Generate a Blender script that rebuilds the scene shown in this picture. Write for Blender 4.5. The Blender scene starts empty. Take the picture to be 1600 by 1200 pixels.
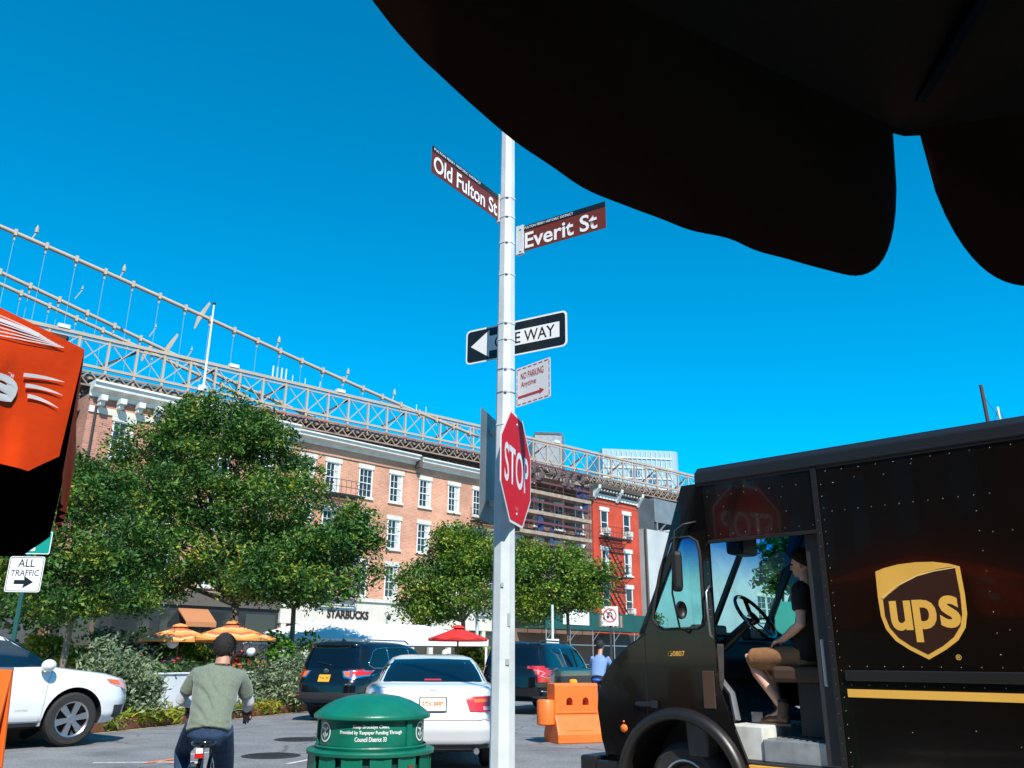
import bpy, bmesh, math, random
import numpy as np
from mathutils import Vector as V, Matrix, Quaternion
random.seed(7); RNG=np.random.default_rng(7)
SC=bpy.context.scene; COL=SC.collection
R=math.radians; PI=math.pi
# ------------------------------------------------------------------ camera
F=1300.0; PITCH=math.atan(432/1300.0); ROLL=R(.4); EYE=1.45
cd=bpy.data.cameras.new('camera'); cam=bpy.data.objects.new('camera',cd); COL.objects.link(cam)
cd.sensor_width=36; cd.lens=36*F/1600; cd.clip_start=.05; cd.clip_end=4000
fw=V((0,math.cos(PITCH),math.sin(PITCH))); up0=V((0,-math.sin(PITCH),math.cos(PITCH))); rt0=V((1,0,0))
rt=rt0*math.cos(ROLL)+up0*math.sin(ROLL); up=up0*math.cos(ROLL)-rt0*math.sin(ROLL)
M=Matrix((rt,up,-fw)).transposed().to_4x4(); M.translation=(0,0,EYE); cam.matrix_world=M
SC.camera=cam
# ------------------------------------------------------------------ materials
MAT={}
def mat(name,col,rough=.6,metal=0,var=0,scale=5,bump=0,bscale=None,coat=0,spec=.5,emit=None,sheen=0,trans=0,detail=4):
    m=bpy.data.materials.new(name); m.use_nodes=True; nt=m.node_tree; b=nt.nodes['Principled BSDF']
    c=(*col,1); b.inputs['Base Color'].default_value=c; b.inputs['Roughness'].default_value=rough
    b.inputs['Metallic'].default_value=metal; b.inputs['Coat Weight'].default_value=coat; b.inputs['Coat Roughness'].default_value=.04
    b.inputs['Specular IOR Level'].default_value=spec
    if sheen: b.inputs['Sheen Weight'].default_value=sheen
    tc=nt.nodes.new('ShaderNodeTexCoord')
    if var:
        n=nt.nodes.new('ShaderNodeTexNoise'); n.inputs['Scale'].default_value=scale; n.inputs['Detail'].default_value=detail
        nt.links.new(tc.outputs['Object'],n.inputs['Vector'])
        r=nt.nodes.new('ShaderNodeMapRange'); r.inputs[1].default_value=.3; r.inputs[2].default_value=.7
        r.inputs[3].default_value=1-var; r.inputs[4].default_value=1+var*.6
        nt.links.new(n.outputs[0],r.inputs[0])
        x=nt.nodes.new('ShaderNodeVectorMath'); x.operation='SCALE'; x.inputs[0].default_value=col
        nt.links.new(r.outputs[0],x.inputs['Scale']); nt.links.new(x.outputs[0],b.inputs['Base Color'])
    if bump:
        n2=nt.nodes.new('ShaderNodeTexNoise'); n2.inputs['Scale'].default_value=bscale or scale*3; n2.inputs['Detail'].default_value=5
        nt.links.new(tc.outputs['Object'],n2.inputs['Vector'])
        bp=nt.nodes.new('ShaderNodeBump'); bp.inputs['Strength'].default_value=bump; bp.inputs['Distance'].default_value=.02
        nt.links.new(n2.outputs[0],bp.inputs['Height']); nt.links.new(bp.outputs[0],b.inputs['Normal'])
    if emit: b.inputs['Emission Color'].default_value=(*emit[:3],1); b.inputs['Emission Strength'].default_value=emit[3]
    MAT[name]=m; return m
def glass_mat(name,tint,refl=.12,tintband=None,opac=0.0,opcol=(.01,.015,.02)):
    m=bpy.data.materials.new(name); m.use_nodes=True; nt=m.node_tree; nt.nodes.clear()
    o=nt.nodes.new('ShaderNodeOutputMaterial'); t=nt.nodes.new('ShaderNodeBsdfTransparent'); g=nt.nodes.new('ShaderNodeBsdfGlossy')
    t.inputs[0].default_value=(*tint,1); g.inputs['Roughness'].default_value=.02
    fr=nt.nodes.new('ShaderNodeFresnel'); fr.inputs[0].default_value=1.5
    ad=nt.nodes.new('ShaderNodeMath'); ad.operation='ADD'; ad.inputs[1].default_value=refl; nt.links.new(fr.outputs[0],ad.inputs[0])
    ad.use_clamp=True
    mx=nt.nodes.new('ShaderNodeMixShader'); nt.links.new(ad.outputs[0],mx.inputs[0])
    src=t.outputs[0]
    if opac:
        d=nt.nodes.new('ShaderNodeBsdfDiffuse'); d.inputs[0].default_value=(*opcol,1)
        m2=nt.nodes.new('ShaderNodeMixShader'); m2.inputs[0].default_value=opac
        nt.links.new(t.outputs[0],m2.inputs[1]); nt.links.new(d.outputs[0],m2.inputs[2]); src=m2.outputs[0]
    if tintband:
        z0,z1,c2=tintband
        tc=nt.nodes.new('ShaderNodeTexCoord'); s=nt.nodes.new('ShaderNodeSeparateXYZ'); nt.links.new(tc.outputs['Object'],s.inputs[0])
        mr=nt.nodes.new('ShaderNodeMapRange'); mr.inputs[1].default_value=z0; mr.inputs[2].default_value=z1; nt.links.new(s.outputs[2],mr.inputs[0])
        mc=nt.nodes.new('ShaderNodeMix'); mc.data_type='RGBA'; nt.links.new(mr.outputs[0],mc.inputs[0])
        mc.inputs[6].default_value=(*tint,1); mc.inputs[7].default_value=(*c2,1); nt.links.new(mc.outputs[2],t.inputs[0])
    nt.links.new(src,mx.inputs[1]); nt.links.new(g.outputs[0],mx.inputs[2]); nt.links.new(mx.outputs[0],o.inputs[0])
    MAT[name]=m; return m
def brick_mat(name,c1,c2,mortar,scale=1.0,paint=False):
    m=bpy.data.materials.new(name); m.use_nodes=True; nt=m.node_tree; b=nt.nodes['Principled BSDF']; b.inputs['Roughness'].default_value=.85
    tc=nt.nodes.new('ShaderNodeTexCoord'); s=nt.nodes.new('ShaderNodeSeparateXYZ'); nt.links.new(tc.outputs['Object'],s.inputs[0])
    a=nt.nodes.new('ShaderNodeMath'); a.operation='ADD'; nt.links.new(s.outputs[0],a.inputs[0]); nt.links.new(s.outputs[1],a.inputs[1])
    cx=nt.nodes.new('ShaderNodeCombineXYZ'); nt.links.new(a.outputs[0],cx.inputs[0]); nt.links.new(s.outputs[2],cx.inputs[1])
    br=nt.nodes.new('ShaderNodeTexBrick'); nt.links.new(cx.outputs[0],br.inputs['Vector'])
    br.inputs['Scale'].default_value=1/scale; br.inputs['Brick Width'].default_value=.30; br.inputs['Row Height'].default_value=.10
    br.inputs['Mortar Size'].default_value=.012; br.inputs['Color1'].default_value=(*c1,1); br.inputs['Color2'].default_value=(*c2,1); br.inputs['Mortar'].default_value=(*mortar,1)
    n=nt.nodes.new('ShaderNodeTexNoise'); n.inputs['Scale'].default_value=.45; n.inputs['Detail'].default_value=7; nt.links.new(tc.outputs['Object'],n.inputs['Vector'])
    r=nt.nodes.new('ShaderNodeMapRange'); r.inputs[1].default_value=.3; r.inputs[2].default_value=.7; r.inputs[3].default_value=.72; r.inputs[4].default_value=1.2; nt.links.new(n.outputs[0],r.inputs[0])
    x=nt.nodes.new('ShaderNodeVectorMath'); x.operation='SCALE'; nt.links.new(br.outputs[0],x.inputs[0]); nt.links.new(r.outputs[0],x.inputs['Scale'])
    nt.links.new(x.outputs[0],b.inputs['Base Color'])
    MAT[name]=m; return m
def leaf_mat(name,dark,light,yellow):
    m=bpy.data.materials.new(name); m.use_nodes=True; nt=m.node_tree; b=nt.nodes['Principled BSDF']
    b.inputs['Roughness'].default_value=.55; b.inputs['Specular IOR Level'].default_value=.3
    tc=nt.nodes.new('ShaderNodeTexCoord'); geo=nt.nodes.new('ShaderNodeNewGeometry')
    n=nt.nodes.new('ShaderNodeTexNoise'); n.inputs['Scale'].default_value=.9; n.inputs['Detail'].default_value=3; nt.links.new(tc.outputs['Object'],n.inputs['Vector'])
    ad=nt.nodes.new('ShaderNodeMath'); ad.operation='MULTIPLY_ADD'; ad.inputs[1].default_value=.35; nt.links.new(geo.outputs['Random Per Island'],ad.inputs[0]); nt.links.new(n.outputs[0],ad.inputs[2])
    cr=nt.nodes.new('ShaderNodeValToRGB'); e=cr.color_ramp.elements
    e[0].position=.42; e[0].color=(*dark,1); e[1].position=.98; e[1].color=(*yellow,1); q=cr.color_ramp.elements.new(.74); q.color=(*light,1)
    nt.links.new(ad.outputs[0],cr.inputs[0]); nt.links.new(cr.outputs[0],b.inputs['Base Color'])
    tl=nt.nodes.new('ShaderNodeBsdfTranslucent'); nt.links.new(cr.outputs[0],tl.inputs[0])
    mx=nt.nodes.new('ShaderNodeMixShader'); mx.inputs[0].default_value=.22; o=nt.nodes['Material Output']
    nt.links.new(b.outputs[0],mx.inputs[1]); nt.links.new(tl.outputs[0],mx.inputs[2]); nt.links.new(mx.outputs[0],o.inputs[0])
    MAT[name]=m; return m
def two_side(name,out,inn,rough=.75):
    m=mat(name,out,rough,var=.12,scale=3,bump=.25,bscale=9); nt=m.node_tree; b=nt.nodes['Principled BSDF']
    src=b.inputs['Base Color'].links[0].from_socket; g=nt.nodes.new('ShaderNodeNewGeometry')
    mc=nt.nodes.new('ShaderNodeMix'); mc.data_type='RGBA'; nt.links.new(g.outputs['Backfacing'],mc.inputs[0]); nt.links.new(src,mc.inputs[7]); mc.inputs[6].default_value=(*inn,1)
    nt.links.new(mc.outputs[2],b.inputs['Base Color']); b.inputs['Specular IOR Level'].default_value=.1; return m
# ------------------------------------------------------------------ mesh builder
class MB:
    def __init__(s): s.v=[]; s.f=[]; s.mi=[]; s.M=None; s.cur=0
    def add(s,vs,fs):
        n=len(s.v)
        for p in vs:
            p=V(p); s.v.append(s.M@p if s.M else p)
        for f in fs: s.f.append([i+n for i in f]); s.mi.append(s.cur)
        return s
    def box(s,x0,x1,y0,y1,z0,z1):
        return s.add([(x0,y0,z0),(x1,y0,z0),(x1,y1,z0),(x0,y1,z0),(x0,y0,z1),(x1,y0,z1),(x1,y1,z1),(x0,y1,z1)],
            [(0,3,2,1),(4,5,6,7),(0,1,5,4),(1,2,6,5),(2,3,7,6),(3,0,4,7)])
    def prism(s,pts,y0,y1,axis='y'):
        n=len(pts); f=(lambda p,y:(p[0],y,p[1])) if axis=='y' else ((lambda p,y:(p[0],p[1],y)) if axis=='z' else (lambda p,y:(y,p[0],p[1])))
        return s.add([f(p,y0) for p in pts]+[f(p,y1) for p in pts],[tuple(range(n)),tuple(range(2*n-1,n-1,-1))]+[(i,i+n,(i+1)%n+n,(i+1)%n) for i in range(n)])
    def bar(s,p,q,w,h=None,upv=(0,0,1)):
        p,q=V(p),V(q); d=(q-p).normalized(); u=V(upv); 
        if abs(d.dot(u))>.98: u=V((1,0,0))
        a=d.cross(u).normalized()*w/2; b=a.cross(d).normalized()*(h or w)/2
        return s.add([p-a-b,p+a-b,p+a+b,p-a+b,q-a-b,q+a-b,q+a+b,q-a+b],[(0,1,2,3),(7,6,5,4),(0,4,5,1),(1,5,6,2),(2,6,7,3),(3,7,4,0)])
    def tube(s,pts,r,n=8,cap=True,side=None):
        pts=[V(p) for p in pts]; rr=r if isinstance(r,(list,tuple)) else [r]*len(pts); vs=[]; ref=None
        for i,p in enumerate(pts):
            d=(pts[min(i+1,len(pts)-1)]-pts[max(i-1,0)]).normalized()
            if side: a=V(side)-d*d.dot(V(side))
            else:
                a=(ref-d*d.dot(ref)) if ref is not None else d.cross(V((0,0,1)) if abs(d.z)<.95 else V((1,0,0)))
            a.normalize(); ref=a; b=d.cross(a)
            ra,rb=rr[i] if isinstance(rr[i],(list,tuple)) else (rr[i],rr[i])
            for k in range(n):
                t=2*PI*k/n; vs.append(p+a*math.cos(t)*ra+b*math.sin(t)*rb)
        fs=[(i*n+k,i*n+(k+1)%n,(i+1)*n+(k+1)%n,(i+1)*n+k) for i in range(len(pts)-1) for k in range(n)]
        if cap: fs+=[tuple(range(n-1,-1,-1)),tuple((len(pts)-1)*n+k for k in range(n))]
        return s.add(vs,fs)
    def lathe(s,prof,n=24,c=(0,0,0),axis='z',cap=False,a0=0):
        vs=[]
        for r,h in prof:
            for k in range(n):
                t=2*PI*k/n+a0; x,y=r*math.cos(t),r*math.sin(t)
                p=(x,y,h) if axis=='z' else ((x,h,y) if axis=='y' else (h,x,y)); vs.append(V(c)+V(p))
        m=len(prof); fs=[(i*n+k,i*n+(k+1)%n,(i+1)*n+(k+1)%n,(i+1)*n+k) for i in range(m-1) for k in range(n)]
        if cap: fs+=[tuple(range(n-1,-1,-1)),tuple((m-1)*n+k for k in range(n))]
        return s.add(vs,fs)
    def sph(s,c,r,n=12,m=8):
        r=(r,r,r) if not isinstance(r,(tuple,list)) else r
        vs=[V(c)+V((0,0,r[2]))]+[V(c)+V((r[0]*math.sin(PI*i/m)*math.cos(2*PI*k/n),r[1]*math.sin(PI*i/m)*math.sin(2*PI*k/n),r[2]*math.cos(PI*i/m))) for i in range(1,m) for k in range(n)]+[V(c)-V((0,0,r[2]))]
        fs=[(0,1+k,1+(k+1)%n) for k in range(n)]+[(1+(i-1)*n+k,1+i*n+k,1+i*n+(k+1)%n,1+(i-1)*n+(k+1)%n) for i in range(1,m-1) for k in range(n)]+[(len(vs)-1,1+(m-2)*n+(k+1)%n,1+(m-2)*n+k) for k in range(n)]
        return s.add(vs,fs)
    def grid(s,rows,close=False):
        n=len(rows[0]); vs=[p for r in rows for p in r]
        fs=[(i*n+k,i*n+(k+1)%n,(i+1)*n+(k+1)%n,(i+1)*n+k) for i in range(len(rows)-1) for k in range(n if close else n-1)]
        return s.add(vs,fs)
    def build(s,name,m,parent=None,smooth=False,bevel=0,seg=2,recalc=True,angle=None,solid=0,remesh=0,sub=0):
        me=bpy.data.meshes.new(name); me.from_pydata([tuple(p) for p in s.v],[],s.f)
        ms=m if isinstance(m,(list,tuple)) else [m]
        for q in ms: me.materials.append(MAT[q] if isinstance(q,str) else q)
        if len(ms)>1: me.polygons.foreach_set('material_index',s.mi)
        if recalc or solid:
            bm=bmesh.new(); bm.from_mesh(me); bmesh.ops.recalc_face_normals(bm,faces=bm.faces); bm.to_mesh(me); bm.free()
        if smooth: me.polygons.foreach_set('use_smooth',[True]*len(me.polygons))
        if angle: me.set_sharp_from_angle(angle=R(angle))
        o=bpy.data.objects.new(name,me); COL.objects.link(o); o.parent=parent
        if bevel:
            b=o.modifiers.new('b','BEVEL'); b.width=bevel; b.segments=seg; b.limit_method='ANGLE'; b.harden_normals=False
        if solid:
            b=o.modifiers.new('s','SOLIDIFY'); b.thickness=solid
        if remesh:
            b=o.modifiers.new('r','REMESH'); b.mode='VOXEL'; b.voxel_size=remesh; b.use_smooth_shade=True
            b=o.modifiers.new('sm','SMOOTH'); b.iterations=sub or 3; b.factor=.6
            bake(o)
        return o
def bake(o):
    dg=bpy.context.evaluated_depsgraph_get(); dg.update()
    me=bpy.data.meshes.new_from_object(o.evaluated_get(dg),depsgraph=dg); o.modifiers.clear(); o.data=me
    me.polygons.foreach_set('use_smooth',[True]*len(me.polygons))
def tag(o,label=None,cat=None,group=None,kind=None):
    if label: o['label']=label
    if cat: o['category']=cat
    if group: o['group']=group
    if kind: o['kind']=kind
    return o
def empty(name,loc,rz=0,label=None,cat=None,group=None):
    o=bpy.data.objects.new(name,None); COL.objects.link(o); o.location=loc; o.rotation_euler=(0,0,rz); o.empty_display_size=.2
    return tag(o,label,cat,group)
def copy_tree(o,parent=None):
    c=o.copy(); COL.objects.link(c); c.parent=parent
    for ch in list(o.children): copy_tree(ch,c)
    return c
def frame(o,x,z=(0,0,1)):   # origin, text direction, up -> matrix (x right, y up, z towards the reader)
    x=V(x).normalized(); z=V(z).normalized(); n=x.cross(z).normalized()
    m=Matrix((x,z,n)).transposed().to_4x4(); m.translation=V(o); return m
def text_mesh(s,bold=0.0,extr=0.0,spacing=1):
    c=bpy.data.curves.new('t','FONT'); c.body=s; c.size=1; c.offset=bold; c.extrude=extr; c.resolution_u=4; c.space_character=spacing; c.align_x='CENTER'
    c.space_line=.95
    o=bpy.data.objects.new('t',c); COL.objects.link(o); dg=bpy.context.evaluated_depsgraph_get(); dg.update()
    me=bpy.data.meshes.new_from_object(o.evaluated_get(dg),depsgraph=dg); bpy.data.objects.remove(o); return me
def text(name,s,m,parent,Mx,w,h,cx=0,cy=0,bold=0.0,off=.003,extr=.0,spacing=1,warp=None,shear=0):
    me=text_mesh(s,bold,extr,spacing); vs=[v.co.copy() for v in me.vertices]
    x0=min(v.x for v in vs);x1=max(v.x for v in vs);y0=min(v.y for v in vs);y1=max(v.y for v in vs)
    for v in me.vertices:
        x=(v.co.x-(x0+x1)/2)/(x1-x0)*w+cx; y=(v.co.y-(y0+y1)/2)/(y1-y0)*h+cy; x+=shear*(y-cy)
        p=V((x,y,off+v.co.z))
        v.co=(warp(p) if warp else Mx@p)
    me.materials.append(MAT[m]); me.name=name
    o=bpy.data.objects.new(name,me); COL.objects.link(o); o.parent=parent; return o
def plate(name,pts,m,parent,Mx,off=0,th=.002,bevel=0):   # flat polygon in a frame
    b=MB(); b.M=Mx; b.prism(pts,off,off+th,'z'); return b.build(name,m,parent,bevel=bevel)
def rrect(x0,x1,y0,y1,r,n=4):
    o=[]
    for cx,cy,a in((x1-r,y1-r,0),(x0+r,y1-r,90),(x0+r,y0+r,180),(x1-r,y0+r,270)):
        for k in range(n+1): t=R(a+90*k/n); o.append((cx+r*math.cos(t),cy+r*math.sin(t)))
    return o
def ringpoly(outer,inner):   # both same length; returns verts, faces
    n=len(outer); return outer+inner,[(i,(i+1)%n,(i+1)%n+n,i+n) for i in range(n)]
def circ(cx,cy,r,n=20,ry=None): return [(cx+r*math.cos(2*PI*k/n),cy+(ry or r)*math.sin(2*PI*k/n)) for k in range(n)]
# ------------------------------------------------------------------ palette
asp=mat('asphalt',(.19,.19,.192),.9,var=.22,scale=1.3,bump=.5,bscale=60,detail=12)
def _asphalt(m):   # cracks and oil stains over the base tone
    nt=m.node_tree; b=nt.nodes['Principled BSDF']; src=b.inputs['Base Color'].links[0].from_socket; tc=nt.nodes.new('ShaderNodeTexCoord')
    wn=nt.nodes.new('ShaderNodeTexNoise'); wn.inputs['Scale'].default_value=1.2; wn.inputs['Detail'].default_value=6; nt.links.new(tc.outputs['Object'],wn.inputs['Vector'])
    mx=nt.nodes.new('ShaderNodeVectorMath'); mx.operation='MULTIPLY_ADD'; mx.inputs[1].default_value=(.9,.9,0); nt.links.new(wn.outputs['Color'],mx.inputs[0]); nt.links.new(tc.outputs['Object'],mx.inputs[2])
    vo=nt.nodes.new('ShaderNodeTexVoronoi'); vo.feature='DISTANCE_TO_EDGE'; vo.inputs['Scale'].default_value=.33; nt.links.new(mx.outputs[0],vo.inputs['Vector'])
    r=nt.nodes.new('ShaderNodeMapRange'); r.inputs[1].default_value=.0; r.inputs[2].default_value=.012; r.inputs[3].default_value=.45; r.inputs[4].default_value=1; nt.links.new(vo.outputs[0],r.inputs[0])
    st=nt.nodes.new('ShaderNodeTexNoise'); st.inputs['Scale'].default_value=.55; st.inputs['Detail'].default_value=3; nt.links.new(tc.outputs['Object'],st.inputs['Vector'])
    r2=nt.nodes.new('ShaderNodeMapRange'); r2.inputs[1].default_value=.58; r2.inputs[2].default_value=.72; r2.inputs[3].default_value=1; r2.inputs[4].default_value=.62; nt.links.new(st.outputs[0],r2.inputs[0])
    gr=nt.nodes.new('ShaderNodeTexNoise'); gr.inputs['Scale'].default_value=45; gr.inputs['Detail'].default_value=2; nt.links.new(tc.outputs['Object'],gr.inputs['Vector'])
    r3=nt.nodes.new('ShaderNodeMapRange'); r3.inputs[1].default_value=.35; r3.inputs[2].default_value=.65; r3.inputs[3].default_value=.75; r3.inputs[4].default_value=1.3; nt.links.new(gr.outputs[0],r3.inputs[0])
    a=nt.nodes.new('ShaderNodeMath'); a.operation='MULTIPLY'; nt.links.new(r.outputs[0],a.inputs[0]); nt.links.new(r2.outputs[0],a.inputs[1]); c=nt.nodes.new('ShaderNodeMath'); c.operation='MULTIPLY'; nt.links.new(a.outputs[0],c.inputs[0]); nt.links.new(r3.outputs[0],c.inputs[1])
    x=nt.nodes.new('ShaderNodeVectorMath'); x.operation='SCALE'; nt.links.new(src,x.inputs[0]); nt.links.new(c.outputs[0],x.inputs['Scale']); nt.links.new(x.outputs[0],b.inputs['Base Color'])
_asphalt(asp)
mat('concrete',(.30,.29,.27),.9,var=.15,scale=2,bump=.3,bscale=40)
mat('soil',(.07,.055,.035),.95,var=.4,scale=4,bump=.5)
mat('kerb_rust',(.16,.055,.035),.7,var=.35,scale=5,bump=.3)
mat('road_yellow',(.42,.34,.15),.85,var=.35,scale=9)
mat('road_white',(.6,.6,.6),.8,var=.3,scale=12)
mat('paint_orange',(.75,.22,.06),.8,var=.3,scale=14)
mat('iron',(.045,.04,.042),.6,metal=.4,var=.3,scale=20)
mat('pole_grey',(.58,.63,.65),.5,var=.13,scale=5,bump=.08,bscale=25)
mat('steel',(.42,.44,.46),.38,metal=.85,var=.15,scale=8)
mat('steel_back',(.20,.22,.235),.6,metal=.2,var=.2,scale=3)
mat('black',(.012,.012,.013),.45)
mat('rubber',(.022,.021,.021),.85,var=.2,scale=20)
mat('black_gloss',(.008,.009,.012),.12,coat=1)
mat('sign_brown',(.15,.018,.007),.5)
mat('sign_black',(.006,.008,.010),.4)
mat('sign_white',(.80,.80,.79),.45)
mat('sign_red',(.66,.006,.016),.6,spec=.15,var=.08,scale=3)
mat('sign_redtext',(.50,.03,.03),.5)
mat('sign_green',(.0,.26,.20),.45)
mat('sticker',(.5,.5,.5),.5)
mat('tape_grey',(.35,.38,.38),.6)
mat('bin_green',(.004,.15,.095),.36,var=.22,scale=7,bump=.12,bscale=18)
mat('bin_dark',(.003,.05,.033),.5)
mat('rust',(.16,.06,.03),.9,var=.4,scale=30)
two_side('cloth_orange',(.85,.062,.006),(.016,.004,.003))  # near-black inner colour paints in the shade under the canopy
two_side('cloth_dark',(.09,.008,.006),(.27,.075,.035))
mat('cloth_white_print',(.85,.82,.78),.7)
mat('rib_dark',(.03,.02,.015),.7); mat('wood',(.16,.09,.05),.7,var=.2,scale=6)
mat('orange_plastic',(.82,.16,.02),.42,var=.12,scale=4,bump=.1)
mat('orange_board',(.9,.15,.015),.55,var=.04,scale=3)
mat('white_paint',(.78,.78,.77),.6,var=.04,scale=4)
mat('wall_white',(.74,.75,.76),.85,var=.12,scale=1.1,bump=.1)
# ------------------------------------------------------------------ light
w=bpy.data.worlds.new('World'); SC.world=w; w.use_nodes=True; nt=w.node_tree; bg=nt.nodes['Background']
SUN=V((.31,-.95,0)).normalized()*math.cos(R(46))+V((0,0,math.sin(R(46))))
sky=nt.nodes.new('ShaderNodeTexSky'); sky.sky_type='NISHITA'; sky.sun_disc=False; sky.sun_elevation=R(46)
sky.sun_rotation=math.atan2(SUN.x,SUN.y); sky.air_density=1.0; sky.dust_density=.25; sky.ozone_density=4.0; sky.altitude=200
gm=nt.nodes.new('ShaderNodeGamma'); gm.inputs[1].default_value=1.0
hs=nt.nodes.new('ShaderNodeHueSaturation'); hs.inputs['Saturation'].default_value=1.8; hs.inputs['Hue'].default_value=.481; hs.inputs['Value'].default_value=1.0
nt.links.new(sky.outputs[0],hs.inputs['Color']); nt.links.new(hs.outputs[0],bg.inputs[0]); bg.inputs[1].default_value=.148
sd=bpy.data.lights.new('sun','SUN'); sd.energy=4.6; sd.angle=R(.5); sd.color=(1,.95,.86)
so=bpy.data.objects.new('sun',sd); COL.objects.link(so); so.rotation_euler=SUN.to_track_quat('Z','Y').to_euler(); so.location=(0,-10,30)
SC.view_settings.view_transform='Standard'; SC.view_settings.look='None'; SC.view_settings.exposure=.5; SC.view_settings.gamma=1
SC.cycles.max_bounces=8; SC.cycles.transparent_max_bounces=24
GZ=.12
# ------------------------------------------------------------------ ground
def sheet(name,pts,z0,z1,m,label=None,cat=None,kind='structure',bevel=0):
    b=MB(); b.prism(pts,z0,z1,'z'); o=b.build(name,m,bevel=bevel); return tag(o,label,cat,None,kind)
b=MB(); b.add([(-900,-700,GZ),(1100,-700,GZ),(1100,1300,GZ),(-900,1300,GZ)],[(0,1,2,3)]); tag(b.build('road','asphalt'),'grey asphalt road',kind='structure')
near=[(14,-5),(1.75-.35*.68+.0,7.09-.35*.73),(.55,8.0),(.1,8.15),(-.4,7.85),(-1.5,6.1),(-8,-.4),(-8,-9),(14,-9)]
sheet('pavement',near,-.2,.14+GZ,'concrete',bevel=.02)
# island edge (rusty steel faced kerb) and the planted plaza behind it
K=[V((-10.9,6.8)),V((-8.36,14.8)),V((-7.56,17.24)),V((-5.56,23.75)),V((-4.5,27.0)),V((-2.0,30.3)),(V((5.7,39.1))),V((20.2,55.5))]
isl=[tuple(p) for p in K]+[(15,66),(-32,20),(-20,7)]
sheet('plaza',isl,-.2,.145+GZ,'concrete')
b=MB()
for i in range(len(K)-1):
    p,q=K[i],K[i+1]; d=(q-p).normalized(); n=V((d.y,-d.x))
    pa,qa=p+n*.02,q+n*.02; pb,qb=p-n*.16,q-n*.16
    b.add([(pa.x,pa.y,0),(qa.x,qa.y,0),(qa.x,qa.y,.2),(pa.x,pa.y,.2),(pb.x,pb.y,.0),(qb.x,qb.y,0),(qb.x,qb.y,.2),(pb.x,pb.y,.2)],[(0,1,2,3),(4,7,6,5),(3,2,6,7),(0,4,5,1),(0,3,7,4),(1,5,6,2)])
b.M=None; b.v=[v+V((0,0,GZ)) for v in b.v]; tag(b.build('kerb','kerb_rust',bevel=.015),kind='structure')
bs=MB()
for i in range(1,5):
    p,q=K[i-1],K[i]; d=(q-p).normalized(); n=V((d.y,-d.x)); a,c=p+n*.05,q+n*.05; e,f=p+n*.17,q+n*.17
    bs.add([(a.x,a.y,.004),(e.x,e.y,.004),(f.x,f.y,.004),(c.x,c.y,.004)],[(0,1,2,3)])
bs.v=[v+V((0,0,GZ)) for v in bs.v]; tag(bs.build('kerb_line','road_yellow'),kind='structure')
b=MB(); b.prism([(-10.6,8.7),(-8.6,14.9),(-7.8,17.3),(-5.85,23.6),(-4.9,26.6),(-5.9,26.6),(-8.7,19.3),(-10.5,14)],.1,.17+GZ,'z'); tag(b.build('planting_soil','soil'),kind='structure')
bs=MB()
for (x,y,a,l,wd) in ((-5.3,13.3,.15,1.5,.09),(-4.9,14.7,1.1,.9,.08),(-2.75,15.2,1.2,.8,.08),(-3.1,13.6,1.25,.8,.08),(2.2,21.2,1.2,1.7,.10),(2.35,19.6,1.2,.8,.1),(1.2,17.4,1.2,.5,.1),(-.4,19,1.2,1,.1)):
    c=V((x,y)); d=V((math.cos(a),math.sin(a)))*l/2; n=V((-math.sin(a),math.cos(a)))*wd/2
    bs.add([(*(c-d-n),.004),(*(c+d-n),.004),(*(c+d+n),.004),(*(c-d+n),.004)],[(0,1,2,3)])
bs.v=[V((v.x*.917,v.y*.917,v.z+GZ)) for v in bs.v]; tag(bs.build('road_marking','road_white'),kind='structure')
bs=MB()
for (x,y,a,l,wd) in ((-5.15,13.5,1.2,.7,.12),(-2.1,13.4,.3,.9,.07),(-4.75,13.25,.1,.4,.1)):
    c=V((x,y)); d=V((math.cos(a),math.sin(a)))*l/2; n=V((-math.sin(a),math.cos(a)))*wd/2
    bs.add([(*(c-d-n),.006),(*(c+d-n),.006),(*(c+d+n),.006),(*(c-d+n),.006)],[(0,1,2,3)])
bs.v=[V((v.x*.917,v.y*.917,v.z+GZ)) for v in bs.v]; tag(bs.build('utility_marking','paint_orange'),kind='structure')
def manhole(x,y,lab):
    b=MB(); b.lathe([(0,.008),(.33,.008),(.33,.012),(.37,.012),(.42,.004)],28,(x,y,0))
    for i in range(-3,4):
        for j in range(-3,4):
            if i*i+j*j<11: b.box(x+i*.085-.025,x+i*.085+.025,y+j*.085-.025,y+j*.085+.025,.006,.018)
    b.v=[v+V((0,0,GZ)) for v in b.v]; o=b.build('manhole_cover','iron'); tag(o,lab,'manhole cover','manhole covers in the road')
manhole(-3.67,15.7,'round iron manhole cover in the road farther from the cyclist, near the green bin'); manhole(-3.44,13.1,'round iron manhole cover in the road just right of the cyclist')
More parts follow.
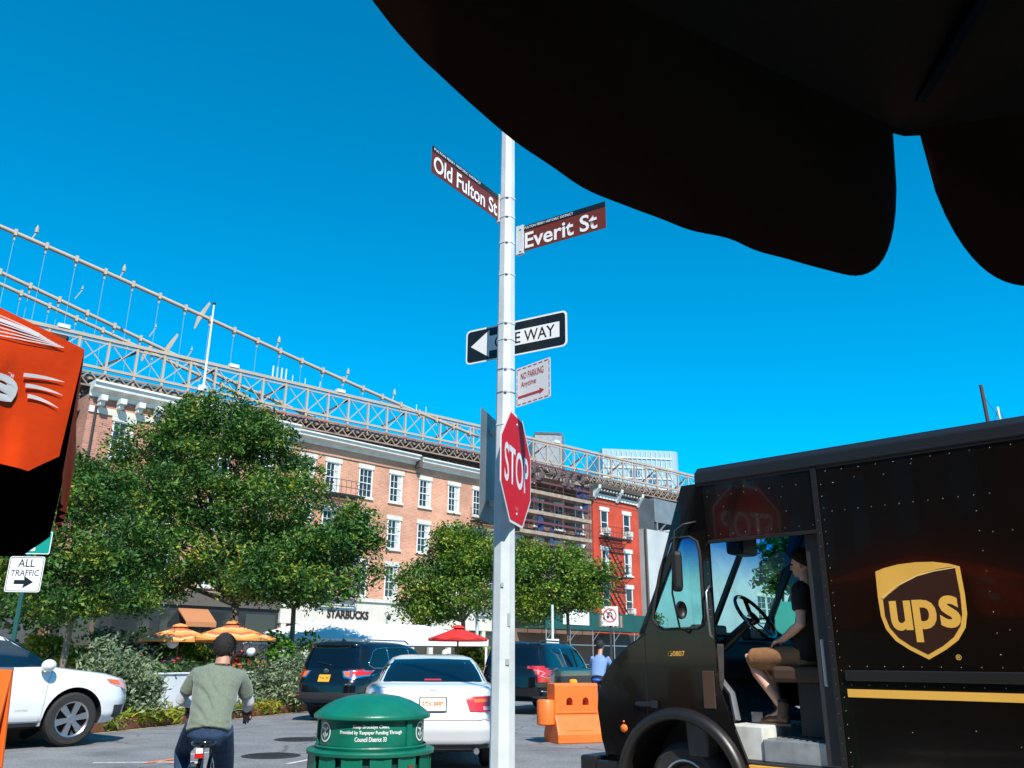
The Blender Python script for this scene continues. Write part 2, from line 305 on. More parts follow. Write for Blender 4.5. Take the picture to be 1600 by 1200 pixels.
# ------------------------------------------------------------------ the light pole
PX,PY=-.050,6.2  # pole and its signs scaled up about the camera to shift the truck reflection
pole=empty('street_pole',(PX,PY,0),0,'pale grey octagonal metal street pole carrying the street name and stop signs','pole')
prad=lambda h: .0965-.0062*h
b=MB(); hs_=[0,.14,.9,2,3,3.6,4.3,5.2,6.6,7.9]; b.lathe([(prad(h),h) for h in hs_],8,a0=PI/8+.12,cap=True); b.build('shaft','pole_grey',pole,bevel=.004)
b=MB(); b.lathe([(.17,.14),(.17,.3),(.14,.5),(.105,.6)],8,a0=PI/8+.12); b.build('base_cover','pole_grey',pole)
for z,h in ((5.14,.022),(4.96,.02),(4.72,.02),(4.43,.02),(4.0,.016),(3.86,.016),(3.61,.010),(3.42,.010),(3.16,.014),(2.52,.014)):
    b=MB(); r=prad(z)+.0015; b.lathe([(r,z),(r+.002,z+.002),(r+.002,z+h),(r,z+h)],8,a0=PI/8+.12); b.box(-.010,.010,-r-.008,-r,z,z+h); b.build('band_clamp','pole_grey' if h>.012 else 'steel',pole)
b=MB(); b.box(.03,.05,-.081,-.076,1.68,1.77); b.box(-.02,.0,-.090,-.086,1.95,1.98); b.box(.02,.045,-.0865,-.080,1.42,1.46); b.build('sticker_remnant','tape_grey',pole)
b=MB(); b.tube([(0,0,7.8),(.6,-.4,8.4),(1.5,-1.2,8.6),(2.1,-1.8,8.6)],[.05,.045,.04,.04],8); b.build('lamp_arm','pole_grey',pole)
b=MB(); b.sph((2.3,-2.0,8.58),(.3,.3,.09)); b.build('lamp_head','pole_grey',pole,smooth=True)
# street name signs
def street_sign(A,B,z0,z1,txt,label,tw,thh,tcx,stripw=.66,b0=.018):
    A,B=V(A),V(B); L=(B-A).length; Mx=frame((A.x,A.y,z0),(B.x-A.x,B.y-A.y,0)); H=z1-z0
    r=empty('street_sign',(0,0,0),0,label,'street sign','street name signs on the pole')
    plate('panel',[(0,0),(L,0),(L,H),(0,H)],'sign_brown',r,Mx,-.004,.004)
    plate('header_strip',[(0,H-.044),(L,H-.044),(L,H),(0,H)],'sign_black',r,Mx,.0012,.001)
    text('street_name',txt,'sign_white',r,Mx,tw,thh,tcx,(H-.044)/2-.003,b0,.0035)
    text('header_text','FULTON FERRY HISTORIC DISTRICT','sign_white',r,Mx,L*stripw,.022,L*stripw/2+.02,H-.022,.01,.004)
    return r,Mx,L,H
r,Mx,L,H=street_sign((-.62,5.46),(-.11,6.20),4.950,5.183,'Old Fulton St','brown street name sign reading Old Fulton St on the left of the pole',.83,.140,.435)
b=MB(); b.M=Mx; b.box(L-.03,L+.05,-.02,H+.01,-.02,.012); b.build('bracket','pole_grey',r,bevel=.003)
r,Mx,L,H=street_sign((.080,6.144),(.720,5.734),4.638,4.870,'Everit St','brown street name sign reading Everit St on the right of the pole',.665,.145,.355,.60)
b=MB(); b.M=Mx; b.box(-.06,.012,-.02,H+.01,-.02,.012); b.box(-.02,-.005,.0,.015,.012,.02); b.box(-.02,-.005,H-.03,H-.015,.012,.02); b.build('bracket','pole_grey',r,bevel=.003)
# one way sign
Mx=frame((-.390,6.587,3.802),(.737,-.43,0)); L,H=.952,.304
r=empty('one_way_sign',(0,0,0),0,'black and white one way sign with an arrow pointing left behind the pole','traffic sign')
plate('panel',rrect(0,L,0,H,.039),'sign_white',r,Mx,-.004,.004)
plate('black_field',rrect(.015,L-.015,.015,H-.015,.029),'sign_black',r,Mx,.0012,.001)
plate('arrow',[(.05,H/2),(.232,H-.031),(.232,H/2+.066),(.886,H/2+.066),(.886,H/2-.066),(.232,H/2-.066),(.232,.031)],'sign_white',r,Mx,.003,.001)
text('lettering','ONE WAY','sign_black',r,Mx,.56,.100,.565,H/2,.008,.005)
b=MB(); b.M=Mx; b.box(.40,.50,.02,H-.02,-.05,-.004); b.build('bracket','steel',r)
# no parking sign
Mx=frame((.033,6.157,3.304),(.23,-.262,0)); L,H=.382,.315
r=empty('no_parking_sign',(0,0,0),0,'white sign with red dashed border reading NO PARKING Anytime on the pole','traffic sign')
plate('panel',rrect(0,L,0,H,.013),'sign_white',r,Mx,-.003,.003)
b=MB(); b.M=Mx
for i in range(6):
    x=.013+i*.061
    for y in (.013,H-.017): b.box(x,x+.042,y,y+.005,.001,.002)
for i in range(5):
    y=.022+i*.0587
    for x in (.009,L-.013): b.box(x,x+.005,y,y+.040,.001,.002)
b.build('border','sign_redtext',r)
text('lettering','NO PARKING','sign_redtext',r,Mx,.255,.055,.183,.238,.002,.002); text('lettering','Anytime','sign_redtext',r,Mx,.17,.058,.142,.164,.002,.002)
plate('arrow',[(.022,.064),(.266,.064),(.266,.052),(.316,.075),(.266,.098),(.266,.082),(.022,.082)],'sign_redtext',r,Mx,.0012,.001)
# stop sign
dirn=V((.275,.961,0)).normalized(); cS=V((.039,6.175,2.823))
Mx=frame(cS,dirn); a=.423; oct_=[(a/math.cos(PI/8)*math.cos(PI/8+k*PI/4),a/math.cos(PI/8)*math.sin(PI/8+k*PI/4)) for k in range(8)]
r=empty('stop_sign',(0,0,0),0,'red octagonal stop sign with white border and letters, seen obliquely on the pole','traffic sign')
plate('panel',oct_,'sign_white',r,Mx,-.004,.004); plate('red_field',[(x*.952,y*.952) for x,y in oct_],'sign_red',r,Mx,.0012,.001)
text('lettering','STOP','sign_white',r,Mx,.664,.290,0,0,.012,.0032)
b=MB(); b.M=Mx
for y in (.343,-.343): b.lathe([(0,.008),(.012,.008),(.014,.0)],8,(0,y,0))
b.build('bolts','steel',r)
b=MB(); b.M=Mx; b.box(-.05,.05,-.33,.33,-.03,-.004); b.build('bracket','steel',r)
text('sticker',"' i L '",'sign_white',r,Mx,.09,.02,0,-.30,.0,.0035)
# the sign seen from behind
Mx=frame((-.241,6.266,2.468),(.26,.966,0))
r=empty('sign_back',(0,0,0),0,'blank grey metal back of a sign left of the stop sign','traffic sign')
plate('panel',rrect(0,.62,0,.875,.03),'steel_back',r,Mx,-.002,.003)
b=MB(); b.M=Mx
for y in (.14,.72): b.box(.25,.33,y,y+.035,.001,.085)
b.build('bracket','pole_grey',r)
b=MB(); b.M=Mx
for x in (.02,.31,.6):
    for y in (.05,.44,.82): b.sph((x,y,.002),(.006,.006,.003),6,4)
b.build('rivets','steel',r)
# ------------------------------------------------------------------ umbrellas over the cafe tables
def noise1(t,s): return math.sin(t*3.1+s)*.5+math.sin(t*7.7+s*2.3)*.3+math.sin(t*13.3+s*1.7)*.2
def market_umbrella(name,corners,zr,apex,mcloth,label,valf,pole_z=0,nn=14,group=None):
    # corners: 2-D rim corners in order (counter-clockwise); valf(i,t)->(drop,bulge,inset)
    n=len(corners); root=empty(name,(apex[0],apex[1],0),0,label,'umbrella',group); O=V((apex[0],apex[1],0))
    can=MB(); A=V(apex)
    for i in range(n):
        p,q=V((*corners[i],zr)),V((*corners[(i+1)%n],zr)); rows=[]
        for j in range(7):
            f=j/6; row=[]
            for k in range(nn+1):
                t=k/nn; e=p.lerp(q,t); pt=A.lerp(e,f); pt.z=A.z+(zr-A.z)*(f**1.25)-.05*math.sin(PI*t)*math.sin(PI*f)
                row.append(pt-O)
            rows.append(row)
        can.grid(rows)
    can.build('canopy',mcloth,root,smooth=True,recalc=False)
    NS=64
    for i in range(n):
        p,q=V((*corners[i],zr)),V((*corners[(i+1)%n],zr)); d=(q-p); out=V((d.y,-d.x,0)).normalized(); rows=[]
        for j in range(9):
            f=j/8; row=[]
            for k in range(NS+1):
                t=k/NS; t=t-.06*math.sin(2*PI*t); drop,bul,ins=valf(i,t); e=p.lerp(q,.5+(t-.5)*(1-ins*f)) if not wrap(i,t) else p.lerp(q,t) 
                pt=e+out*(bul*math.sin(PI*t)*f+(.005+FOLD*.8)*noise1(t*4,i+1)*f*math.sin(PI*t)+.010*math.sin(PI*f*2+t*9)*min(1,f*4)*math.sin(PI*t)+FOLD*math.sin(t*38+i)*f*f*math.sin(PI*t)); pt.z=zr-drop*f; row.append(pt-O)
            rows.append(row)
        v=MB(); v.grid(rows); v.build('valance',mcloth,root,smooth=True,recalc=False)
    if n and zr<2.45: pass
    for i in range(n):
        p=A.lerp(V((*corners[i],zr+.012)),.955); b=MB(); b.bar(A-V((0,0,.12))-O,p-O,.018,.028); b.build('rib','rib_dark',root)
        m_=A.lerp(p,.5); m_.z=(A.z+zr)/2-.06; b=MB(); b.bar(V((A.x,A.y,zr-.35))-O,m_-O,.014,.02); b.build('strut','rib_dark',root)
    b=MB(); b.tube([(0,0,pole_z),(0,0,A.z+.06)],.024,12); b.sph((0,0,A.z+.08),.035); b.build('mast','wood',root)
    b=MB(); b.box(-.3,.3,-.3,.3,pole_z,pole_z+.08); b.build('base','concrete',root,bevel=.02)
    return root,O
s_=.993
FOLD=.002
wrap=lambda i,t:False
C0=V((-.10,.90)); C1=V((.764,1.39)); cs=[]
ang=math.atan2((C1-C0).y,(C1-C0).x); p=C0.copy()
for i in range(8):
    cs.append((p.x,p.y)); p=p+V((math.cos(ang),math.sin(ang)))*s_; ang-=PI/4
cs=cs[::-1]     # counter-clockwise
cx=sum(c[0] for c in cs)/8; cy=sum(c[1] for c in cs)/8
NI=1
def val_dark(i,t):
    e=(1-t if i%2==NI else t); k=max(0,min(1,(e-.030)/.16)); k=math.sqrt(max(0,1-(1-k)**2.6)) if k>0 else 0
    o_=min(1,(1-e)/.38); return (.012+.328*k-.075*(1-o_)**2,(-.005 if i==7 else .055),.0)
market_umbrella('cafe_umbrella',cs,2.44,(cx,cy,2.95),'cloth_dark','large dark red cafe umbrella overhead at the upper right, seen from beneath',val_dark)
K1=V((-1.535,2.80)); a0=R(76.9); s2=1.15
p=K1-V((math.cos(a0),math.sin(a0)))*s2; a_=a0; cs2=[]
for i in range(8):
    cs2.append((p.x,p.y)); p=p+V((math.cos(a_),math.sin(a_)))*s2; a_+=R((41,49,45,45,45,45,45,45)[i])
c2x=sum(c[0] for c in cs2)/8; c2y=sum(c[1] for c in cs2)/8
def val_or(i,t):
    e=min(t,1-t); k=min(1,e/.12); return (.40+.08*k+(.13 if i in (2,3,4) else .05 if i==1 else 0),.02,.05)
FOLD=.011
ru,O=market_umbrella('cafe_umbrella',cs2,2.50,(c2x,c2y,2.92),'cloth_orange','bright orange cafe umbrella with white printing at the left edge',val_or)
# printing on the orange valance that faces the street (panel 0: corner 0 -> corner 1 = K1)
A=V((*cs2[0],0)); Mx=frame(A-O+V((.03*math.sin(a0),-.03*math.cos(a0),0)),(math.cos(a0),math.sin(a0),0)); 
def warp_or(p):
    return Mx@V((p.x,p.y,p.z))
def swoosh(x0,y0,x1,y1,w0,parent=ru,Mx=Mx,curve=.03):
    b=MB(); b.M=Mx; n=12; top=[];bot=[]
    for k in range(n+1):
        t=k/n; x=x0+(x1-x0)*t; y=y0+(y1-y0)*t+curve*math.sin(PI*t*.9); ww=w0*(1-t)**.7*.5+.0008
        top.append((x,y+ww,.012)); bot.append((x,y-ww,.012))
    b.grid([top,bot]); b.build('printed_stroke','cloth_white_print',parent)
def vpt(x,z,off):
    p,q=V((*cs2[0],2.5)),V((*cs2[1],2.5)); L=(q-p).length; t=x/L; out=V(((q-p).y,-(q-p).x,0)).normalized()
    drop,bul,ins=val_or(0,min(max(t,0.001),.999)); f=min(1,(2.5-z)/drop); e=p.lerp(q,.5+(t-.5))
    t2=.5+(t-.5)/(1-ins*f)
    pt=e+out*(bul*math.sin(PI*t2)*f+.014*noise1(t2*4,1)*f*math.sin(PI*t2)+.010*math.sin(PI*f*2+t2*9)*min(1,f*4)*math.sin(PI*t2)+off); pt.z=z; return pt-O
def stroke(pts,wd,name='printed_stroke'):
    b=MB(); n=len(pts); top=[];bot=[]
    for i,(x,z) in enumerate(pts):
        w_=wd[i] if isinstance(wd,list) else wd; top.append(vpt(x,z+w_/2,.006)); bot.append(vpt(x,z-w_/2,.006))
    b.grid([top,bot]); return b.build(name,'cloth_white_print',ru)
def arc3(a,b_,c,n=10):
    return [((1-t)**2*a[0]+2*t*(1-t)*b_[0]+t*t*c[0],(1-t)**2*a[1]+2*t*(1-t)*b_[1]+t*t*c[1]) for t in [k/n for k in range(n+1)]]
taper=[.013-.012*(k/10)**2 for k in range(11)]
for a_,b_,c_ in (((.898,2.318),(1.0,2.345),(1.078,2.352)),((.916,2.288),(1.0,2.308),(1.08,2.305)),((.934,2.258),(1.0,2.27),(1.071,2.256))): stroke(arc3(a_,b_,c_),taper)
for k in range(6): stroke(arc3((.74,2.40+k*.014),(.9,2.435+k*.009),(1.045-.03*k*.5,2.468)),.0035)
stroke(arc3((.74,2.455),(.8,2.462),(.93,2.47)),.012)
text('printed_text','TM','cloth_white_print',ru,Matrix(),.026,.013,.848,2.300,.01,warp=lambda p:vpt(p.x,p.y,.006))
text('printed_text','e','cloth_white_print',ru,Matrix(),.15,.085,.815,2.252,.03,warp=lambda p:vpt(p.x,p.y,.006),shear=.3)
# ------------------------------------------------------------------ litter bin
bx,by=-.81,5.22
bn=empty('litter_bin',(bx+.01,by,.14),R(9),'green metal litter bin with a domed lid and printed white lettering','litter bin')
z0=.835
b=MB(); b.lathe([(.27,z0),(.315,z0),(.32,z0+.012),(.315,z0+.02)],40); b.lathe([(.30,z0+.02),(.30,z0+.155)],40); b.build('band','bin_green',bn,smooth=True,angle=40)
b=MB(); b.lathe([(.316,z0+.152),(.334,z0+.158),(.336,z0+.172),(.328,z0+.182),(.305,z0+.20),(.27,z0+.225),(.22,z0+.25),(.15,z0+.272),(.07,z0+.283),(.0001,z0+.286)],48); b.lathe([(.316,z0+.152),(.30,z0+.165)],48); b.build('lid','bin_green',bn,smooth=True,angle=50)
b=MB(); b.lathe([(.0,z0+.283),(.014,z0+.285),(.012,z0+.292),(.0,z0+.294)],12); b.build('lid_bolt','rust',bn)
def cyl(rad,ang0,zc): 
    def f(p): a=ang0+p.x/rad; return V((math.sin(a)*(rad+p.z),-math.cos(a)*(rad+p.z),zc+p.y))
    return f
for s,zz,w_ in (('Keep Brooklyn Clean,',z0+.122,.20),('Provided by Taxpayer Funding Through',z0+.092,.355),('Council District 33',z0+.060,.175)):
    text('lettering',s,'sign_white',bn,Matrix(),w_,.024,0,0,.022,.002,warp=cyl(.30,R(-1),zz))
for a in (-58,64):
    f=cyl(.30,R(a),z0+.09); b=MB(); o=circ(0,0,.052,28); i_=circ(0,0,.043,28); v,fs=ringpoly(o,i_); b.add([f(V((x,y,.003))) for x,y in v],fs); b.build('emblem_ring','sign_white',bn)
    b=MB()
    for pts in ([(-.034,.020),(-.006,.006),(-.004,-.030),(0,-.036),(.004,-.030),(.006,.006),(.034,.020),(.020,.030),(.004,.016),(0,.034),(-.004,.016),(-.020,.030)],[(-.026,-.002),(-.012,-.010),(-.012,-.026),(-.024,-.016)],[(.026,-.002),(.012,-.010),(.012,-.026),(.024,-.016)]):
        n=len(b.v); b.add([f(V((x,y,.003))) for x,y in pts],[tuple(range(len(pts)))])
    b.build('emblem','sign_white',bn)
for a in (42,-80,118,-118,180):
    f=cyl(.30,R(a),0); b=MB(); b.add([f(V((x,y,z))) for x,y,z in ((-.018,z0+.02,.001),(.018,z0+.02,.001),(.018,z0+.155,.001),(-.018,z0+.155,.001),(-.018,z0+.02,.012),(.018,z0+.02,.012),(.018,z0+.155,.012),(-.018,z0+.155,.012))],[(0,1,2,3),(4,7,6,5),(0,4,5,1),(1,5,6,2),(2,6,7,3),(3,7,4,0)]); b.build('band_post','bin_green',bn)
b=MB(); b.lathe([(.30,z0-.03),(.362,z0-.028),(.366,z0-.012),(.36,z0-.004),(.30,z0)],36); b.build('top_ring','bin_green',bn,smooth=True,angle=40)
for k in range(14):
    a=2*PI*k/14+.16; f=cyl(.345,a,0); b=MB(); wd=.058
    b.add([f(V((x,y,z))) for x,y,z in ((-wd,.04,0),(wd,.04,0),(wd,z0-.03,0),(-wd,z0-.03,0),(-wd,.04,.007),(wd,.04,.007),(wd,z0-.03,.007),(-wd,z0-.03,.007))],[(0,1,2,3),(4,7,6,5),(0,4,5,1),(1,5,6,2),(2,6,7,3),(3,7,4,0)])
    b.build('slat','bin_green',bn)
b=MB(); b.lathe([(.325,.03),(.325,z0-.03)],36); b.lathe([(.0,.03),(.325,.03)],36); b.build('liner','bin_dark',bn,smooth=True)
b=MB(); b.lathe([(.33,.0),(.36,.0),(.362,.05),(.33,.05)],36); b.build('foot_ring','bin_green',bn)
f=cyl(.352,R(39),z0-.10); b=MB()
for pts in ([(-.022,.03),(.022,.03),(.012,.012),(.004,.0),(-.016,.004)],[(-.012,-.02),(.012,-.02),(.0,-.045)]): b.add([f(V((x,y,.0015))) for x,y in pts],[tuple(range(len(pts)))])
b.build('torn_sticker','rust',bn)
# ------------------------------------------------------------------ orange board at the left edge
bd=empty('orange_board',(-3.76,5.95,.12),R(-4),'plain bright orange folding board standing in the road at the left edge','pavement board')
for s in (-1,1):
    b=MB(); b.M=Matrix.Translation((0,0,1.25))@Matrix.Rotation(R(7*s),4,'X'); b.box(-.42,.42,-.012,.012,-1.25,0); b.build('panel','orange_board',bd,bevel=.006)
b=MB(); b.tube([(-.42,0,1.252),(.42,0,1.252)],.012,8); b.build('hinge','steel',bd)
# ------------------------------------------------------------------ plastic barrier
br=empty('plastic_barrier',(1.10,15.6,GZ),R(22),'bright orange water filled plastic barrier standing on the road','road barrier')
prof=[(-.30,0),(-.30,.14),(-.22,.34),(-.17,.44),(-.17,.93),(-.15,.96),(.15,.96),(.17,.93),(.17,.44),(.22,.34),(.30,.14),(.30,0)]
b=MB(); b.prism(prof,-.42,.42,'x'); o=b.build('shell','orange_plastic',br,bevel=.025,seg=3)
for x in (-.14,.17):
    c=MB(); c.prism([(x-.06,.60),(x-.06,.67)]+[(x-.06*math.cos(PI*k/8),.67+.06*math.sin(PI*k/8)) for k in range(1,8)]+[(x+.06,.67),(x+.06,.60)],-.5,.5); co=c.build('cut','black',br); m=o.modifiers.new('c','BOOLEAN'); m.operation='DIFFERENCE'; m.object=co; m.solver='EXACT'
    dg=bpy.context.evaluated_depsgraph_get(); dg.update(); me=bpy.data.meshes.new_from_object(o.evaluated_get(dg),depsgraph=dg); o.modifiers.clear(); o.data=me; bpy.data.objects.remove(co)
b=MB(); b.lathe([(.15,.28),(.17,.30),(.17,.66),(.15,.69),(.0,.69)],16,(-.50,0,0)); b.lathe([(0,.28),(.15,.28)],16,(-.5,0,0)); b.build('hinge_lug','orange_plastic',br,smooth=True,angle=40)
b=MB(); b.lathe([(.13,.36),(.15,.38),(.15,.6),(.13,.62),(.0,.62)],16,(.50,0,0)); b.build('hinge_lug','orange_plastic',br,smooth=True,angle=40)
b=MB(); b.box(-.40,.40,-.185,-.165,.47,.50); b.box(-.25,.25,-.28,-.2,.17,.22); b.build('rib','orange_plastic',br,bevel=.008)
mat('amber',(.85,.35,.02),.3); b=MB(); b.lathe([(.07,.96),(.07,1.0),(.05,1.02),(0,1.025)],16,(.02,0,0)); b.build('filler_cap','amber',br)
# ------------------------------------------------------------------ delivery truck (local x = towards the rear, y = away from the camera)
mat('truck_brown',(.0050,.0030,.0016),.16,coat=.30,spec=.3,var=.10,scale=6,bump=.015,bscale=3)
mat('truck_trim',(.012,.010,.009),.38)
mat('truck_in',(.010,.009,.008),.6,var=.2,scale=8)
mat('truck_in_grey',(.025,.025,.025),.55)
mat('alu',(.42,.43,.44),.42,metal=.6,var=.25,scale=9,bump=.1)
mat('step_white',(.62,.63,.60),.55,var=.2,scale=7)
mat('gold',(.78,.42,.07),.4,var=.08,scale=3)
mat('gold_light',(.85,.58,.2),.35)
mat('logo_brown',(.035,.012,.006),.3)
mat('rivet',(.22,.17,.12),.25,metal=.8)
mat('amber_lamp',(.85,.18,.02),.25)
mat('mirror',(.8,.8,.8),.03,metal=1)
mat('duct',(.055,.05,.05),.7,var=.3,scale=14)
mat('cushion',(.06,.03,.016),.75,var=.1)
glass_mat('cab_glass',(.50,.82,.80),.015,(2.15,2.5,(.02,.25,.62)))
glass_mat('cab_glass_clear',(.62,.92,.90),.03)
tk=empty('delivery_truck',(1.727,7.091,0),R(47.2-90),'dark brown parcel delivery truck with golden shield emblem, stripe and open cab door','truck')
TW=2.3
def tb(name,m,*boxes,bevel=.006,**k):
    b=MB()
    for bb in boxes: b.box(*bb)
    return b.build(name,m,tk,bevel=bevel,**k)
# cargo box: shell of panels so the inside of the cab stays open
tb('cargo_side','truck_brown',(.90,6.6,0,.03,.60,2.93))
tb('cargo_side','truck_brown',(.90,6.6,TW-.03,TW,.60,2.93))
tb('cargo_rear','truck_brown',(6.57,6.6,.03,TW-.03,.62,2.93)); tb('floor','truck_in_grey',(.05,6.57,.03,TW-.03,.66,.72))
tb('bulkhead','truck_in',(1.05,1.08,.03,TW-.03,.72,2.93))
b=MB(); b.prism([(.0,2.90),(-.012,2.94),(-.008,3.02),(.05,3.075),(.3,3.11),(TW-.3,3.11),(TW-.05,3.075),(TW+.008,3.02),(TW+.012,2.94),(TW,2.90)],-.16,6.6,'x'); b.build('roof','truck_trim',tk,bevel=.01)
tb('gutter_rail','truck_trim',(-.1,6.6,-.022,-.001,2.925,2.945),bevel=.004)
tb('side_rail','truck_trim',(.985,6.6,-.022,0,1.325,1.40),bevel=.008)
tb('side_stripe','gold',(.985,6.6,-.004,-.001,1.215,1.27),bevel=0)
tb('corner_trim','truck_trim',(.885,.93,-.012,-.001,.60,2.92),bevel=.004)
# panel above door, door posts
b=MB(); b.prism([(-.16,2.93),(-.30,2.50),(-.245,2.50),(-.10,2.52),(-.08,2.42),(.885,2.42),(.885,2.93)],0,.03); b.build('header_panel','truck_brown',tk,bevel=.004)
tb('front_header','truck_brown',(-.17,-.14,.03,TW-.03,2.74,2.93),bevel=.004)
tb('door_track','truck_trim',(-.06,.9,-.02,-.001,2.40,2.43),bevel=.004)
tb('door_edge','truck_in_grey',(.76,.885,.04,.09,.74,2.42))
tb('latch','steel',(.80,.83,.035,.055,1.28,1.62),bevel=.008)
# front lower side with wheel arch, quarter window hole above
def arcp(cx,cz,r,a0,a1,n=14): return [(cx+r*math.cos(R(a0+(a1-a0)*k/n)),cz+r*math.sin(R(a0+(a1-a0)*k/n))) for k in range(n+1)]
AC=(-.45,.47); AR=.56
low=[(-1.20,.68),(-1.245,.80),(-1.265,.93),(-1.285,1.05),(-1.275,1.16),(-1.22,1.31),(-1.12,1.43),(-.95,1.56),(-.73,1.68),(-.065,1.68),(-.065,1.27),(-.03,1.17),(.17,.66),(.075,.66)]+arcp(*AC,AR,20,158,16)+[(-1.0,.68)]
for yy in ((0,.03),(TW-.03,TW)):
    b=MB(); b.prism(low,*yy); b.build('front_side','truck_brown',tk,bevel=.004)
# window frame band: outer (body) polygon and rounded hole
def win(y0,y1):
    outer=[(-.80,1.68),(-.71,1.80),(-.52,2.34),(-.30,2.93),(-.09,2.93),(-.065,2.42),(-.065,1.68)]
    hole=[(-.60,1.74),(-.655,1.80),(-.64,1.90),(-.555,2.20),(-.455,2.44),(-.415,2.475),(-.24,2.475),(-.17,2.43),(-.15,2.32),(-.15,1.80),(-.17,1.74),(-.22,1.715),(-.55,1.715)]
    from mathutils.geometry import tessellate_polygon
    b=MB(); N=len(outer); M_=len(hole); allp=[V((x,0,z)) for x,z in outer+hole]
    tr=tessellate_polygon([[V((x,z,0)) for x,z in outer],[V((x,z,0)) for x,z in hole]])
    vs=[(p.x,y0,p.z) for p in allp]+[(p.x,y1,p.z) for p in allp]; T=len(allp)
    fs=[tuple(t) for t in tr]+[tuple(i+T for i in t[::-1]) for t in tr]+[(i,(i+1)%N,(i+1)%N+T,i+T) for i in range(N)]+[(N+i,N+(i+1)%M_,N+(i+1)%M_+T,N+i+T) for i in range(M_)]
    b.add(vs,fs); b.build('window_surround','truck_brown',tk)
    b=MB(); h3=[(x,y0-.008 if y0<1 else y0,z) for x,z in hole]; b.tube(h3+[h3[0]],.013,6,cap=False); w_=b.build('window_seal','rubber',tk)
    b=MB(); b.add([(x,(y0+y1)/2,z) for x,z in hole],[tuple(range(len(hole)))]); b.build('quarter_window','cab_glass',tk)
win(0,.028); win(TW-.028,TW)
# far door with a window (closed), seen through the cab
b=MB()
b.box(-.065,.9,TW-.025,TW,.75,1.74); b.box(-.065,.03,TW-.025,TW,1.74,2.55); b.box(.80,.9,TW-.025,TW,1.74,2.55); b.box(-.065,.9,TW-.025,TW,2.55,2.93); b.build('far_door','truck_brown',tk)
# windscreen: two panes, frame
for y0,y1 in ((.045,1.12),(1.18,TW-.045)):
    b=MB(); b.add([(-.77,y0,1.70),(-.77,y1,1.70),(-.205,y1,2.76),(-.205,y0,2.76)],[(0,1,2,3)]); b.build('windscreen','cab_glass',tk)
b=MB(); b.bar((-.77,.0,1.70),(-.77,TW,1.70),.05,.06)
b.bar((-.775,1.15,1.68),(-.205,1.15,2.78),.05,.05); b.bar((-.79,.025,1.66),(-.16,.025,2.90),.05,.06); b.bar((-.79,TW-.025,1.66),(-.16,TW-.025,2.90),.05,.06); b.build('windscreen_frame','truck_trim',tk,bevel=.006)
b=MB(); b.M=None; b.bar((-.80,.35,1.70),(-.755,.95,1.78),.012); b.bar((-.80,1.45,1.70),(-.755,2.0,1.78),.012); b.build('wiper','black',tk)
# hood
hood=[(-1.285,1.05),(-1.275,1.16),(-1.22,1.31),(-1.12,1.43),(-.95,1.56),(-.73,1.68)]
b=MB(); b.grid([[(x,y,z) for y in (.03,.2,.6,1.15,1.7,2.1,TW-.03)] for x,z in hood]); b.build('hood','truck_brown',tk,smooth=True,solid=-.02)
b=MB(); b.grid([[(x-(.05 if .3<y<2 else 0),y,z) for y in (.03,.25,.7,1.15,1.6,2.05,TW-.03)] for x,z in [(-1.285,1.05),(-1.265,.93),(-1.245,.8),(-1.20,.66)]]); b.build('grille_panel','truck_brown',tk,solid=-.02)
b=MB()
for k in range(7): b.box(-1.36,-1.30,.5,TW-.5,.72+k*.045,.74+k*.045)
b.build('grille','truck_trim',tk)
for y in (.28,TW-.28):
    b=MB(); b.lathe([(0,-1.335),(.08,-1.33),(.09,-1.29),(.09,-1.25)],20,(0,y,.90),axis='x'); b.build('headlight','sign_white',tk,smooth=True)
b=MB(); b.box(-1.47,-1.30,-.03,TW+.03,.44,.66); b.box(-1.30,-1.0,-.03,.03,.46,.63); b.build('front_bumper','truck_trim',tk,bevel=.02)
tb('hood_seam','black',(-.755,-.748,-.002,.0005,1.02,1.66),bevel=0)
# fender flare
b=MB(); pts=arcp(*AC,AR+.01,12,172,26); rows=[]
for dr,dy in ((-.045,.02),(-.045,-.045),(-.02,-.075),(.02,-.07),(.045,-.03),(.05,.0)):
    rows.append([(AC[0]+(x-AC[0])*(1+dr/AR),dy,AC[1]+(z-AC[1])*(1+dr/AR)) for x,z in pts])
b.grid(rows); b.build('fender_flare','truck_trim',tk,smooth=True)
b=MB(); b.grid([[(x,y,z) for x,z in arcp(*AC,AR,0,180,16)] for y in (.02,.5)]); b.add([(x,.5,z) for x,z in arcp(*AC,AR,0,180,16)],[tuple(range(17))]); b.build('wheel_well','truck_in',tk)
def truck_wheel(x,y,sgn):
    w_=MB(); w_.lathe([(.20,0),(.24,-.0),(.30,-.012),(.345,.02),(.36,.06),(.36,.20),(.345,.235),(.30,.25),(.2,.24)],40,(x,y,.47),axis='y'); o=w_.build('wheel','rubber',tk,smooth=True,angle=35)
    r=MB(); r.lathe([(.0,.03),(.05,.03),(.07,.05),(.11,.07),(.17,.05),(.195,.005),(.215,.0),(.22,.01),(.2,.06)],32,(x,y,.47),axis='y'); r.build('rim','truck_trim',o,smooth=True,angle=40)
    r=MB(); r.lathe([(.205,-.004),(.212,-.008),(.22,-.004)],32,(x,y,.47),axis='y'); r.build('rim_edge','steel',o,smooth=True)
    r=MB()
    for k in range(8): r.lathe([(0,.035),(.012,.038),(.014,.06)],6,(x+.12*math.cos(k*PI/4),y,.47+.12*math.sin(k*PI/4)),axis='y')
    r.build('wheel_nuts','steel',o)
truck_wheel(AC[0],.06,1); truck_wheel(AC[0],TW-.31,1); truck_wheel(4.6,.06,1); truck_wheel(4.6,TW-.31,1)
